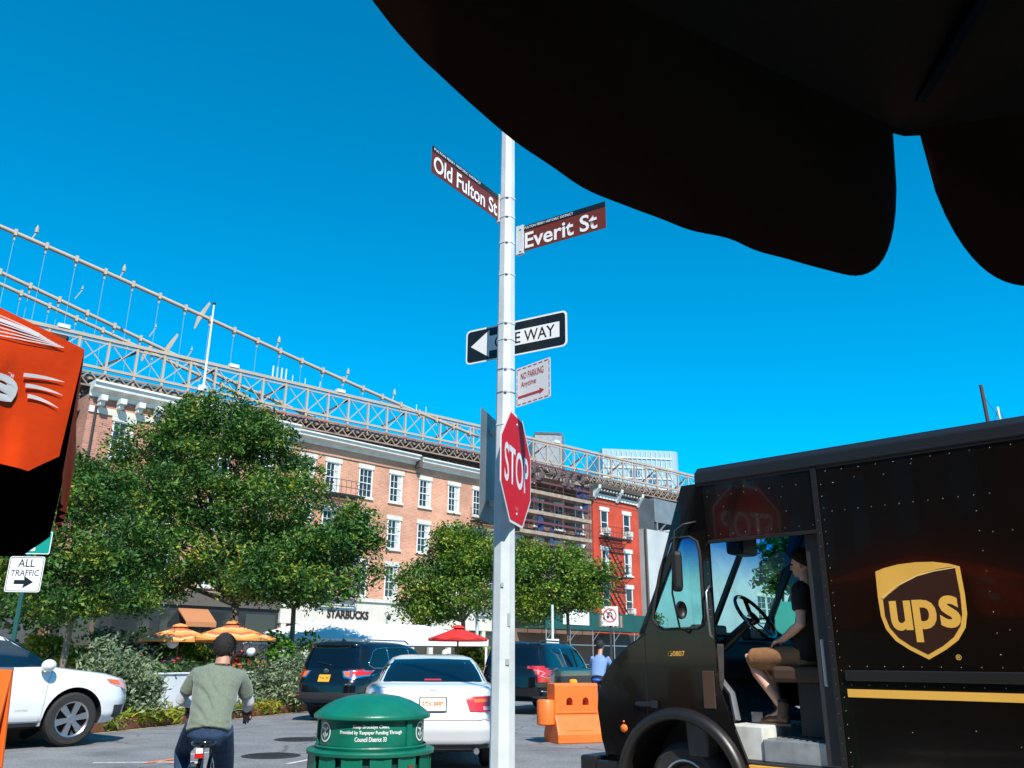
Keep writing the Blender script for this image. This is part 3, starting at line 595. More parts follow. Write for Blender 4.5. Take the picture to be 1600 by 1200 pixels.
b=MB(); b.box(-1.2,6.4,.6,.75,.38,.55); b.box(-1.2,6.4,1.55,1.7,.38,.55); b.box(-.55,-.35,.3,2,.33,.43); b.box(4.5,4.7,.3,2,.33,.43); b.build('chassis','black',tk)
# rivets
b=MB()
def rv(x,z,y=-.0005,r=.0055): b.sph((x,y,z),(r,r*.6,r),6,4)
for k in range(40): rv(1.0+k*.13,2.875)
for k in range(8): rv(-.05+k*.115,2.80); 
for k in range(9): rv(-.06+k*.115,2.47)
for k in range(24): rv(.955,.66+k*.092)
for k in range(22): rv(.907,.70+k*.1,-.013,.004)
for k in range(34): rv(1.02+k*.125,1.425); rv(1.02+k*.125,1.30)
for k in range(12): rv(1.02+k*.10,2.56+.0*k)
for k in range(9): rv(2.02,2.45-k*.135); 
for k in range(5): rv(2.1+k*.12,2.30); rv(2.1+k*.12,1.66)
for k in range(9): rv(-.085,1.2+k*.15)
for k in range(12): rv(-.088+.0*k,1.75+k*.058,r=.004)
for x,z in ((1.05,2.78),(1.22,2.80),(1.44,2.79),(1.64,2.84),(1.4,1.0),(1.8,1.03),(2.05,.95),(2.3,1.0),(2.05,.8),(2.12,.8),(1.35,.75),(.1,2.7),(.3,2.85),(.62,2.72),(.65,2.6),(.4,2.6)): rv(x,z)
b.build('rivets','rivet',tk,smooth=True)
# emblem
Mt=frame((1.575,-.0,1.80),(1,0,0))  # x right, y up, z towards reader (-y)
sh=[(-.285,.285),(-.22,.307),(-.12,.326),(0,.333),(.12,.328),(.22,.308),(.285,.285),(.290,.10),(.285,-.03),(.262,-.12),(.205,-.20),(.12,-.26),(.0,-.325),(-.12,-.26),(-.205,-.20),(-.262,-.12),(-.285,-.03),(-.290,.10)]
plate('emblem',sh,'gold',tk,Mt,.001,.003)
emb=tk.children[-1] if False else [o for o in tk.children if o.name.startswith('emblem')][-1]
inn=[(-.255,.085)]+[(-.255+.51*t,.085+.20*(1-(1-t)**2.1)) for t in [k/12 for k in range(1,13)]]+[(.262,.10),(.255,-.03),(.233,-.108),(.182,-.178),(.105,-.235),(.0,-.292),(-.105,-.235),(-.182,-.178),(-.233,-.108),(-.255,-.03)]
plate('emblem_field',inn,'logo_brown',emb,Mt,.0045,.001)
line_=[(-.255,.09),(-.15,.17),(0,.235),(.12,.262),(.262,.277),(.262,.284),(.12,.270),(0,.244),(-.15,.180),(-.262,.10)]
plate('emblem_line',line_,'gold_light',emb,Mt,.006,.001)
text('emblem_letters','u','gold',emb,Mt,.145,.205,-.145,-.03,.028,.006); text('emblem_letters','p','gold',emb,Mt,.155,.285,.015,-.068,.028,.006); text('emblem_letters','s','gold',emb,Mt,.130,.215,.178,-.012,.028,.006)
text('registered_mark','®','gold',emb,Mt,.036,.036,.19,-.31,.01,.002)
text('fleet_number','150807','gold',tk,frame((-.44,0,1.515),(1,0,0)),.165,.042,0,0,.012,.001)
b=MB(); b.lathe([(0,-.022),(.028,-.02),(.034,-.006),(.034,0)],16,(-1.0,0,.90),axis='y'); b.sph((-1.0,-.006,.955),.009,8,6); b.build('side_marker_lamp','amber_lamp',tk,smooth=True)
b=MB(); b.box(-.83,-.69,-.028,-.012,1.085,1.125); b.box(-.86,-.82,-.03,-.001,1.09,1.12); b.box(-.70,-.64,-.035,-.001,1.075,1.135); b.build('hood_latch','black',tk,bevel=.006)
tb('kick_plate','cushion',(-.20,-.09,-.012,-.001,1.09,1.38),bevel=.006)
b=MB(); b.tube([(-.085,.01,2.06),(-.09,-.05,2.0),(-.085,-.055,1.85),(-.075,-.05,1.66),(-.075,.01,1.62)],.009,8); b.build('grab_handle','steel',tk,smooth=True)
b=MB(); b.tube([(-.17,0,2.60),(-.27,-.06,2.58),(-.32,-.12,2.52),(-.36,-.14,2.0),(-.33,-.1,1.72),(-.30,0,1.68)],.0085,8); b.build('mirror_arm','black',tk,smooth=True)
b=MB(); b.M=Matrix.Translation((-.31,-.13,2.18))@Matrix.Rotation(R(-35),4,'Z'); b.prism(rrect(-.05,.05,-.17,.17,.04),-.03,.03); mo=b.build('side_mirror','black',tk,bevel=.012)
b=MB(); b.M=Matrix.Translation((-.31,-.13,2.18))@Matrix.Rotation(R(-35),4,'Z'); b.prism(rrect(-.043,.043,-.16,.16,.035),.031,.033); b.build('mirror_glass','mirror',mo)
b=MB(); b.M=Matrix.Translation((-.30,-.12,1.86)); b.lathe([(0,-.03),(.05,-.02),(.075,0),(.07,.02)],20,axis='x'); mo=b.build('side_mirror','black',tk,smooth=True)
# far side mirror, seen through the cab
b=MB(); b.tube([(-.3,TW,2.5),(-.42,TW+.2,2.4),(-.42,TW+.2,1.75),(-.3,TW,1.7)],.012,8); b.build('mirror_arm','black',tk)
b=MB(); b.M=Matrix.Translation((-.40,TW+.2,2.2)); b.prism(rrect(-.12,.12,-.2,.2,.04),-.03,.03); b.build('side_mirror','black',tk,bevel=.01)
b=MB(); b.M=Matrix.Translation((-.36,TW+.18,1.84)); b.prism(rrect(-.085,.085,-.1,.1,.03),-.03,.03); mo=b.build('side_mirror','black',tk,bevel=.01)
b=MB(); b.M=Matrix.Translation((-.36,TW+.18,1.84)); b.prism(rrect(-.07,.07,-.085,.085,.025),-.034,-.031); b.build('mirror_glass','mirror',mo)
# interior
b=MB(); b.prism([(-1.15,.7),(-1.2,1.05),(-1.1,1.35),(-.8,1.6),(-.48,1.62),(-.40,1.50),(-.35,1.1),(-.1,1.0),(-.1,.72)],.55,1.75); b.build('engine_cover','duct',tk,bevel=.03)
b=MB(); b.prism([(-.77,1.55),(-.77,1.69),(-.50,1.70),(-.32,1.62),(-.26,1.48),(-.30,1.30),(-.75,1.3)],.04,TW-.04); b.build('dashboard','truck_in',tk,bevel=.02)
b=MB(); b.box(-.36,-.27,1.0,1.5,1.64,1.75); b.box(-.45,-.3,.25,.65,1.66,1.76); b.build('instrument_box','black',tk,bevel=.02)
b=MB(); b.prism([(-.40,.72),(-.42,1.0),(-.34,1.28),(-.22,1.52),(-.10,1.60),(-.12,1.30),(-.2,1.05),(-.22,.72)],.04,.22); b.build('lower_dash','duct',tk,bevel=.02)
sw=V((.04,.52,1.82)); rx=V((.60,0,-.80)).normalized(); 
axis=V((-.80,0,-.60)).normalized(); b=MB(); ring=[sw+rx*math.cos(2*PI*k/32)*.22+V((0,1,0))*math.sin(2*PI*k/32)*.22 for k in range(33)]; b.tube(ring,.016,8,cap=False)
for k in (20,90,160,270):
    b.bar(sw+axis*.03,sw+rx*math.cos(R(k))*.215+V((0,1,0))*math.sin(R(k))*.215,.035,.012)
b.tube([sw+axis*.0,sw+axis*.05],[.06,.05],12); b.build('steering_wheel','black_gloss',tk,smooth=True,angle=40)
b=MB(); b.tube([sw+axis*.04,sw+axis*.42],[.035,.05],12); b.build('steering_column','black',tk)
# pedestal step and tread
tb('step_box','step_white',(-.07,.24,.10,.95,.72,.975),bevel=.012)
tb('step_tread','alu',(.245,.885,.08,.95,.72,.885),bevel=.01)
tb('step_edge','gold',(.05,.885,.0,.035,.655,.70),bevel=.003)
tb('entry_step','alu',(.18,.885,.03,.5,.40,.44),bevel=.004)
b=MB(); 
for k in range(9): b.box(.28+k*.065,.30+k*.065,.1,.9,.886,.892)
b.build('tread_ribs','alu',tk)
# seat
tb('seat_cushion','cushion',(.31,.74,.18,.68,1.30,1.42),bevel=.03)
tb('seat_back','truck_in',(.74,.86,.20,.66,1.36,2.1),bevel=.03)
tb('seat_pedestal','truck_in_grey',(.42,.70,.40,.66,.89,1.30),bevel=.01)
tb('fan','black',(-.32,-.15,.75,1.08,2.40,2.62),bevel=.03)
tb('sun_visor','truck_trim',(-.24,-.20,.3,.95,2.5,2.72),bevel=.01)
b=MB(); b.tube([(-.05,.25,1.0),(-.1,.28,1.2),(-.2,.3,1.3)],.03,8); b.box(.0,.1,.40,.52,.98,1.06); b.build('pedal','steel',tk)
# ------------------------------------------------------------------ cars (local x forward, y left, z up)
mat('car_white',(.74,.75,.76),.25,coat=.8,var=.02,scale=2)
mat('car_black',(.004,.0045,.006),.15,coat=.55,spec=.4)
mat('car_dark_plastic',(.03,.03,.032),.6)
mat('chrome',(.75,.75,.77),.12,metal=1)
mat('rim_alloy',(.55,.56,.58),.25,metal=.9)
mat('tail_red',(.55,.015,.01),.15,coat=1)
mat('tail_clear',(.62,.35,.33),.15,coat=1)
mat('tail_orange',(.85,.14,.03),.2,coat=1)
mat('plate_gold',(.80,.36,.02),.5)
mat('plate_white',(.80,.72,.55),.45)
mat('plate_blue',(.03,.05,.15),.5)
mat('seam',(.02,.02,.022),.7)
mat('seam_grey',(.33,.34,.36),.5)
glass_mat('car_glass',(.04,.05,.06),.0,opac=.55,opcol=(.004,.010,.022))
glass_mat('car_glass_side',(.30,.34,.36),.06,opac=.25,opcol=(.01,.012,.014))
class Car:
    def __init__(s,name,loc,rz,sl,paint,label,wheels,wr=.36,ww=.24,group=None,spokes=6):
        s.sl=sl; s.root=empty(name,loc,rz,label,'car',group); zs=[q[0] for q in sl]; s.paint=paint
        s.g=lambda z,k:float(np.interp(z,zs,[q[k] for q in sl]))
        b=MB(); rows=[]; Z=[]
        for i in range(len(zs)-1):
            m=max(1,int((zs[i+1]-zs[i])/.04)); Z+=[zs[i]+(zs[i+1]-zs[i])*k/m for k in range(m)]
        Z.append(zs[-1])
        for z in Z: rows.append(s.ring(z))
        N=len(rows[0])
        b.grid(rows,close=True); n0=0; b.f.append(list(range(N))[::-1]); b.mi.append(0); b.f.append([(len(Z)-1)*N+k for k in range(N)]); b.mi.append(0)
        o=b.build('body',[paint,'seam'],s.root,smooth=True)
        bm=bmesh.new(); bm.from_mesh(o.data); bmesh.ops.triangulate(bm,faces=bm.faces); bm.to_mesh(o.data); bm.free()
        for wx in wheels:
            c=MB(); c.cur=1; c.lathe([(wr+.065,-1.3),(wr+.065,1.3)],36,(wx,0,wr+.01),axis='y',cap=True); co=c.build('c',['seam','seam'],s.root)
            m=o.modifiers.new('c','BOOLEAN'); m.operation='DIFFERENCE'; m.object=co; m.solver='EXACT'; m.material_mode='TRANSFER'
            dg=bpy.context.evaluated_depsgraph_get(); dg.update(); me=bpy.data.meshes.new_from_object(o.evaluated_get(dg),depsgraph=dg); o.modifiers.clear(); o.data=me; bpy.data.objects.remove(co)
        o.data.set_sharp_from_angle(angle=R(38)); s.body=o
        b=MB(); b.box(sl[0][1]+.25,sl[0][2]-.25,-.55,.55,sl[0][0]-.05,.62); b.build('underbody','seam',s.root)
        for wx in wheels:
            for sg in (1,-1): s.wheel(wx,sg*(s.g(.4,3)-ww*.5-.005),sg,wr,ww,spokes)
    def ring(s,z):
        xr,xf,w_,n=s.g(z,1),s.g(z,2),s.g(z,3),s.g(z,4); q=[]; m1,m2=16,9
        for i in range(m1): u=.90*i/m1; q.append((u,(1-u**n)**(1/n)))
        v0=(1-.90**n)**(1/n)
        for j in range(m2+1): v=v0*(1-(j/m2)**.7) if j<m2 else 0; q.append(((1-v**n)**(1/n),v))
        full=[(u,v) for u,v in q]+[(u,-v) for u,v in q[-2::-1]]+[(-u,-v) for u,v in q[1:]]+[(-u,v) for u,v in q[-2:0:-1]]
        return [((xf+xr)/2+(xf-xr)/2*u,w_*v,z) for u,v in full]
    def side(s,x,z,sg=1,off=.004):
        xr,xf,w_,n=s.g(z,1),s.g(z,2),s.g(z,3),s.g(z,4); u=min(.999,abs((x-(xf+xr)/2)/((xf-xr)/2)))
        return V((x,sg*(w_*(1-u**n)**(1/n)+off),z))
    def end(s,y,z,e=-1,off=.005):
        xr,xf,w_,n=s.g(z,1),s.g(z,2),s.g(z,3),s.g(z,4); u=min(.999,abs(y/w_)); 
        return V(((xf+xr)/2+e*((xf-xr)/2*(1-u**n)**(1/n)+off),y,z))
    def patch(s,name,m,top,bot,where,parent=None,off=.005,rows=6,cols=14,smooth=True):
        def samp(pl,t):
            L=[0]; 
            for i in range(len(pl)-1): L.append(L[-1]+math.dist(pl[i],pl[i+1]))
            d=t*L[-1]
            for i in range(len(pl)-1):
                if d<=L[i+1]+1e-9:
                    f=(d-L[i])/(L[i+1]-L[i]+1e-9); return (pl[i][0]+(pl[i+1][0]-pl[i][0])*f,pl[i][1]+(pl[i+1][1]-pl[i][1])*f)
            return pl[-1]
        g=[]
        for j in range(rows+1):
            f=j/rows; row=[]
            for k in range(cols+1):
                a=samp(top,k/cols); b_=samp(bot,k/cols); p=(a[0]+(b_[0]-a[0])*f,a[1]+(b_[1]-a[1])*f)
                row.append(s.side(p[0],p[1],where,off) if where in (1,-1) else s.end(p[0],p[1],-1 if where=='rear' else 1,off))
            g.append(row)
        b=MB(); b.grid(g); return b.build(name,m,parent or s.root,smooth=smooth)
    def line(s,name,m,pts,where,wd=.012,off=.004,parent=None):
        P_=[]
        for i in range(len(pts)-1):
            n=max(1,int(math.dist(pts[i],pts[i+1])/.06))
            for k in range(n+(i==len(pts)-2)): t=k/n; P_.append((pts[i][0]+(pts[i+1][0]-pts[i][0])*t,pts[i][1]+(pts[i+1][1]-pts[i][1])*t))
        q=[s.side(x,z,where,off) if where in (1,-1) else s.end(x,z,-1 if where=='rear' else 1,off) for x,z in P_]
        b=MB(); b.tube(q,wd/2,6); return b.build(name,m,parent or s.root,smooth=True)
    def wheel(s,x,y,sg,r,w_,spokes):
        b=MB(); h=w_/2; b.lathe([(r*.66,-h),(r*.9,-h*1.02),(r*.985,-h*.8),(r,-h*.4),(r,h*.4),(r*.985,h*.8),(r*.9,h*1.02),(r*.66,h)],36,axis='y')
        o=b.build('wheel','rubber',s.root,smooth=True,angle=40); o.location=(x,y,r+.005)
        b=MB(); b.lathe([(r*.68,sg*h*.98),(r*.64,sg*h*.9),(r*.62,sg*h*.2),(0,sg*h*.15)],36,axis='y'); b.build('rim_barrel','iron',o,smooth=True)
        b=MB(); b.lathe([(r*.60,sg*h*.85),(r*.66,sg*h*.98),(r*.69,sg*h*.95)],36,axis='y'); b.lathe([(0,sg*h*.9),(r*.16,sg*h*.88),(r*.17,sg*h*.6)],20,axis='y')
        for k in range(spokes):
            a=2*PI*k/spokes+.2; d=V((math.cos(a),0,math.sin(a))); n=V((-math.sin(a),0,math.cos(a))); oo=V((0,sg,0))
            p0=d*r*.10+oo*h*.82; p1=d*r*.64+oo*h*.86; w0,w1=r*.085,r*.13
            b.add([p0-n*w0,p0+n*w0,p1+n*w1,p1-n*w1,p0-n*w0-oo*.03,p0+n*w0-oo*.03,p1+n*w1-oo*.03,p1-n*w1-oo*.03],[(0,1,2,3),(0,4,5,1),(2,6,7,3),(1,5,6,2),(3,7,4,0)])
        b.build('rim','rim_alloy',o,smooth=True,angle=30)
def rot_az(d): return R(90-d)
# white crossover at the left
suv=[(.30,-2.1,2.12,.84,7),(.42,-2.24,2.26,.90,7),(.62,-2.26,2.30,.915,7),(.80,-2.24,2.29,.905,6.5),(.92,-2.22,2.22,.895,6),(1.0,-2.2,1.95,.885,5.5),(1.06,-2.18,1.48,.86,5.5),(1.10,-2.16,1.12,.85,6),(1.30,-2.08,.80,.80,7),(1.50,-1.98,.42,.735,7),(1.60,-1.88,.15,.68,6),(1.655,-1.7,-.2,.56,5),(1.675,-1.4,-.5,.4,4)]
suv=[(z+.0,a,b_,c,d) for z,a,b_,c,d in suv]
A=38; CS=1.08; ra=R(90-A); hx,hy=math.sin(R(A)),math.cos(R(A)); wx,wy=-6.98,14.2
# front wheel (local x 1.36, y -.8 = right hand side faces the camera)
C1_=Car('parked_crossover',(wx-CS*(1.36*hx+.80*hy), wy-CS*(1.36*hy-.80*hx),GZ),ra,suv,'car_white','white crossover car crossing at the left with grey alloy wheel',(-1.30,1.36),.37,.24)
C1_.root.name='crossover_car'; C1_.root.scale=(CS,)*3
S=-1
C1_.patch('window','car_glass_side',[(-.10,1.55),(.15,1.555),(.42,1.46),(.92,1.17)],[(-.10,1.09),(.95,1.10)],S,off=.005)
C1_.patch('window','car_glass_side',[(-1.15,1.53),(-.18,1.55)],[(-1.15,1.09),(-.18,1.09)],S)
C1_.patch('windscreen','car_glass',[(-.58,1.60),(.58,1.60)],[(-.78,1.10),(.78,1.10)],'front')
C1_.line('door_seam','seam_grey',[(1.0,1.08),(.93,.9),(.90,.45),(.86,.33)],S,.008,.002); C1_.line('door_seam','seam_grey',[(-.14,1.08),(-.16,.36)],S,.008,.002); C1_.line('sill_line','seam_grey',[(-1.0,.40),(.92,.37)],S,.01,.002)
C1_.patch('headlight','tail_clear',[(1.80,.93),(2.12,.90),(2.22,.84)],[(1.88,.86),(2.2,.76)],S,off=.006)
C1_.patch('indicator','tail_orange',[(1.82,.925),(2.02,.91)],[(1.88,.865),(2.05,.84)],S,off=.010)
C1_.patch('lower_trim','car_dark_plastic',[(-2.0,.36),(.90,.35)],[(-2.0,.30),(.88,.30)],S,off=.004)
C1_.patch('bumper_vent','car_dark_plastic',[(1.98,.55),(2.16,.55)],[(1.98,.38),(2.14,.34)],S,off=.004)
b=MB(); b.M=Matrix.Translation((.86,-.95,1.10)); b.sph((0,-.03,.02),(.10,.10,.085),14,10); b.box(-.02,.05,-.02,.10,-.07,-.02); b.build('door_mirror','car_white',C1_.root,smooth=True,angle=50)
b=MB(); b.bar((.95,-.86,1.12),(.40,-.755,1.5),.03); b.build('pillar_trim','car_white',C1_.root) if False else None
text('badge','LIMITED','seam_grey',C1_.root,frame((.62,C1_.side(.62,.5,S,.003).y,.52),(1,0,0)),.17,.022)
# white saloon seen from behind
sed=[(.28,-2.25,2.1,.80,7),(.36,-2.36,2.28,.88,7),(.52,-2.42,2.36,.905,7),(.72,-2.42,2.36,.91,6.5),(.88,-2.37,2.26,.905,6),(.97,-2.33,2.0,.89,5.5),(1.01,-2.26,1.55,.86,5),(1.035,-1.98,1.22,.80,5),(1.05,-1.86,1.12,.76,6),(1.18,-1.50,.78,.70,6.5),(1.29,-1.18,.42,.635,6.5),(1.36,-.90,.12,.57,6),(1.395,-.6,-.2,.46,4.5),(1.41,-.3,-.4,.3,4)]
C2_=Car('saloon_car',(-1.20,13.4,GZ),R(90+6),sed,'car_white','white saloon car seen from behind, partly hidden by the grey street pole',(-1.42,1.36),.33,.22)
r_=C2_
r_.patch('rear_window','car_glass',[(-.585,1.335),(0,1.35),(.585,1.335)],[(-.70,1.062),(0,1.058),(.70,1.062)],'rear',off=.006,rows=10,cols=20)
r_.patch('window','car_glass_side',[(-1.12,1.29),(-.2,1.33),(.2,1.29)],[(-1.5,1.08),(.85,1.07)],1); 
for sg in (1,-1):
    r_.patch('tail_light','tail_red',[(sg*.40,.90),(sg*.86,.905)],[(sg*.46,.73),(sg*.86,.72)],'rear',off=.012)
    p=[o for o in r_.root.children if o.name.startswith('tail_light')][-1]
    r_.patch('lens','tail_clear',[(sg*.62,.785),(sg*.74,.785)],[(sg*.63,.745),(sg*.74,.745)],'rear',parent=p,off=.018); r_.patch('lens','tail_orange',[(sg*.50,.87),(sg*.68,.875)],[(sg*.52,.83),(sg*.68,.835)],'rear',parent=p,off=.018)
    r_.patch('head_rest','duct',[(sg*.33-.11,1.20),(sg*.33+.11,1.22)],[(sg*.33-.12,1.11),(sg*.33+.12,1.11)],'rear',off=-.22)
r_.patch('high_brake_light','tail_red',[(-.10,1.095),(.10,1.095)],[(-.12,1.075),(.12,1.075)],'rear',off=.012)
r_.line('boot_seam','seam_grey',[(-.80,.66),(-.6,.63),(.6,.63),(.80,.66)],'rear',.008,.002); r_.line('boot_seam','seam_grey',[(-.72,1.0),(.72,1.0)],'rear',.006,.001)
r_.line('bumper_seam','seam_grey',[(-.86,.69),(-.78,.70)],'rear',.008,.002)
pl=r_.patch('number_plate','plate_white',[(-.155,.885),(.155,.885)],[(-.155,.735),(.155,.735)],'rear',off=.014)
def plate_text(r_,t,z,y=0,w_=.25,h=.07,m='plate_blue',mm=None):
    x=r_.end(y,z,-1,.016).x; return text('plate_letters',t,m,mm or pl,frame((x,y,z),(0,-1,0)),w_,h,bold=.01)
plate_text(r_,'EGX-8892',.805,w_=.26,h=.075,m='tail_orange')
r_.line('plate_frame','seam',[(-.165,.892),(.165,.892),(.165,.728),(-.165,.728),(-.165,.892)],'rear',.014,.012)
plate_text(r_,'H',.975,0,.05,.045,'seam_grey',r_.root); plate_text(r_,'ACCORD',.945,-.62,.15,.02,'seam_grey',r_.root)
r_.patch('lower_valance','car_dark_plastic',[(-.72,.345),(.72,.345)],[(-.70,.285),(.70,.285)],'rear',off=.004)
b=MB(); b.tube([(-2.40,-.55,.27),(-2.1,-.55,.27)],.035,10); b.build('exhaust','steel',r_.root)
# black SUV parked beyond it
hig=[(.34,-2.2,2.2,.84,7),(.45,-2.40,2.35,.93,7),(.60,-2.44,2.40,.95,7),(.80,-2.42,2.40,.96,6.5),(1.0,-2.34,2.28,.95,6),(1.08,-2.31,1.95,.93,5.5),(1.13,-2.29,1.25,.90,6),(1.35,-2.20,.95,.84,7),(1.55,-2.10,.60,.775,7),(1.66,-2.12,.30,.715,6.5),(1.71,-2.05,0,.62,5),(1.735,-1.8,-.3,.5,4)]
hz=R(90-24); hr=V((-4.2,19.9)); hd=V((math.cos(hz),math.sin(hz)))
C3_=Car('parked_car',(hr.x+hd.x*2.4,hr.y+hd.y*2.4,GZ),hz,hig,'car_black','glossy black SUV with a yellow number plate parked beside the kerb','' and 0 or (-1.42,1.40),.38,.25,'black SUVs in the street')
r_=C3_
r_.patch('rear_window','car_glass',[(-.66,1.58),(0,1.61),(.66,1.58)],[(-.78,1.16),(0,1.13),(.78,1.16)],'rear',rows=8)
for sg in (1,-1):
    r_.patch('tail_light','chrome',[(sg*.42,1.085),(sg*.93,1.10)],[(sg*.50,.94),(sg*.72,.90),(sg*.92,.98)],'rear',off=.008)
    p=[o for o in r_.root.children if o.name.startswith('tail_light')][-1]
    r_.patch('lens','tail_orange',[(sg*.47,1.07),(sg*.62,1.075)],[(sg*.54,.97),(sg*.64,.95)],'rear',parent=p,off=.016); r_.patch('lens','tail_red',[(sg*.66,1.075),(sg*.90,1.08)],[(sg*.67,.95),(sg*.90,1.0)],'rear',parent=p,off=.016)
    r_.patch('tail_light_side','tail_red',[(-2.28,1.10),(-2.02,1.12)],[(-2.30,.99),(-2.15,1.02)],sg,off=.008)
pl=r_.patch('number_plate','plate_gold',[(-.155,1.0),(.155,1.0)],[(-.155,.85),(.155,.85)],'rear',off=.012); plate_text(r_,'T 41 07',.92,w_=.24,h=.06,mm=pl)
b=MB(); x=r_.end(0,1.08,-1,.014).x; v,fs=ringpoly(circ(0,0,.065,20,.045),circ(0,0,.055,20,.036)); b.M=frame((x,0,1.08),(0,-1,0)); b.add([(a,c,0) for a,c in v],fs); v,fs=ringpoly(circ(0,.008,.022,16,.034),circ(0,.008,.014,16,.027)); b.add([(a,c,.001) for a,c in v],fs); v,fs=ringpoly(circ(0,.018,.05,16,.018),circ(0,.018,.042,16,.011)); b.add([(a,c,.002) for a,c in v],fs); b.build('badge','chrome',r_.root)
r_.patch('window','car_glass_side',[(-1.62,1.50),(-1.45,1.55),(-1.08,1.57)],[(-1.85,1.24),(-1.72,1.17),(-1.08,1.16)],-1)
r_.patch('window','car_glass_side',[(-1.02,1.57),(-.12,1.59)],[(-1.02,1.16),(-.12,1.15)],-1); r_.patch('window','car_glass_side',[(-.04,1.59),(.35,1.55),(.62,1.42)],[(-.04,1.15),(1.02,1.16)],-1)
r_.line('window_trim','chrome',[(-1.08,1.595),(-1.47,1.575),(-1.66,1.51),(-1.90,1.22),(-1.74,1.145),(1.0,1.13)],-1,.018,.008); r_.line('window_trim','chrome',[(-1.08,1.595),(-.1,1.615),(.36,1.575),(1.0,1.17)],-1,.012,.008)
for x in (-1.05,-.08): r_.line('pillar','chrome',[(x,1.59),(x-.02,1.15)],-1,.02,.008)
r_.patch('rear_bumper','car_dark_plastic',[(-.90,.62),(.90,.62)],[(-.88,.40),(.88,.40)],'rear',off=.015)
r_.line('reflector','tail_red',[(.62,.56),(.82,.57)],'rear',.025,.02)
r_.line('wiper','black',[(-.1,1.20),(.3,1.27)],'rear',.02,.02)
plate_text(r_,'HIGHLANDER',.80,.62,.26,.028,'chrome',r_.root); plate_text(r_,'LIMITED',.80,-.66,.18,.024,'chrome',r_.root)
b=MB(); b.prism([(-1.75,1.73),(-1.62,1.735),(-1.74,1.80)],-.02,.02); b.build('antenna_fin','car_black',r_.root)
b=MB(); b.tube([(-1.7,-.60,1.72),(-1.5,-.62,1.765),(.0,-.64,1.77),(.2,-.62,1.70)],.018,6); b.build('roof_rail','steel',r_.root); b=MB(); b.tube([(-1.7,.60,1.72),(-1.5,.62,1.765),(.0,.64,1.77),(.2,.62,1.70)],.018,6); b.build('roof_rail','steel',r_.root)
r_.patch('spoiler','car_black',[(-.62,1.70),(.62,1.70)],[(-.68,1.61),(.68,1.61)],'rear',off=.04)
# boxy black SUV to the right of the pole
pil=[(.36,-2.2,2.2,.88,8),(.46,-2.40,2.38,.96,8),(.65,-2.43,2.42,.98,8),(.95,-2.40,2.40,.985,8),(1.10,-2.36,2.30,.97,7),(1.14,-2.34,1.35,.95,7),(1.40,-2.26,1.05,.88,8),(1.62,-2.18,.72,.82,8),(1.74,-2.10,.5,.76,7),(1.79,-1.95,.2,.66,5)]
pz=R(90-25); pd=V((math.cos(pz),math.sin(pz))); pr=V((pd.y,-pd.x)); base=V((1.19,23.6))
c0=base+pd*1.38-pr*.85
C4_=Car('parked_car',(c0.x,c0.y,GZ),pz,pil,'car_black','boxy black SUV with open rear side window, right of the grey street pole',(-1.38,1.40),.37,.25,'black SUVs in the street')
r_=C4_
r_.patch('rear_window','car_glass',[(-.68,1.66),(.68,1.66)],[(-.80,1.20),(.80,1.20)],'rear')
r_.patch('window','car_glass_side',[(-1.98,1.64),(-.95,1.66)],[(-2.02,1.18),(-.95,1.17)],-1); r_.patch('window','car_glass',[(-.86,1.66),(-.05,1.66)],[(-.72,1.17),(.06,1.17)],-1); r_.patch('window','car_glass_side',[(.02,1.66),(.52,1.62),(.70,1.54)],[(.16,1.17),(1.08,1.19)],-1)
r_.line('pillar','chrome',[(-.90,1.66),(-.72,1.17)],-1,.02); r_.line('pillar','car_black',[(-.02,1.66),(.12,1.17)],-1,.06)
r_.patch('tail_light','tail_red',[(-2.34,1.20),(-2.12,1.20)],[(-2.36,.82),(-2.14,.86)],-1,off=.01); p=[o for o in r_.root.children if o.name.startswith('tail_light')][-1]
r_.line('lens_ribs','tail_clear',[(-2.34,1.1),(-2.16,1.02),(-2.32,.95),(-2.16,.90)],-1,.03,.014,p)
r_.patch('tail_light','tail_red',[(-.96,1.15),(-.78,1.15)],[(-.96,.80),(-.78,.80)],'rear'); r_.patch('tail_light','tail_red',[(.96,1.15),(.78,1.15)],[(.96,.80),(.78,.80)],'rear')
r_.line('side_moulding','steel',[(-2.3,.58),(-1.85,.55)],-1,.03); r_.line('side_moulding','steel',[(-.9,.5),(.9,.5)],-1,.02); r_.patch('number_plate','plate_gold',[(-.155,.95),(.155,.95)],[(-.155,.8),(.155,.8)],'rear',off=.012)
b=MB(); b.tube([(-2.0,-.66,1.78),(-1.9,-.68,1.84),(.1,-.68,1.84),(.2,-.66,1.78)],.02,6); b.tube([(-2.0,.66,1.78),(-1.9,.68,1.84),(.1,.68,1.84),(.2,.66,1.78)],.02,6); b.build('roof_rails','car_dark_plastic',r_.root)
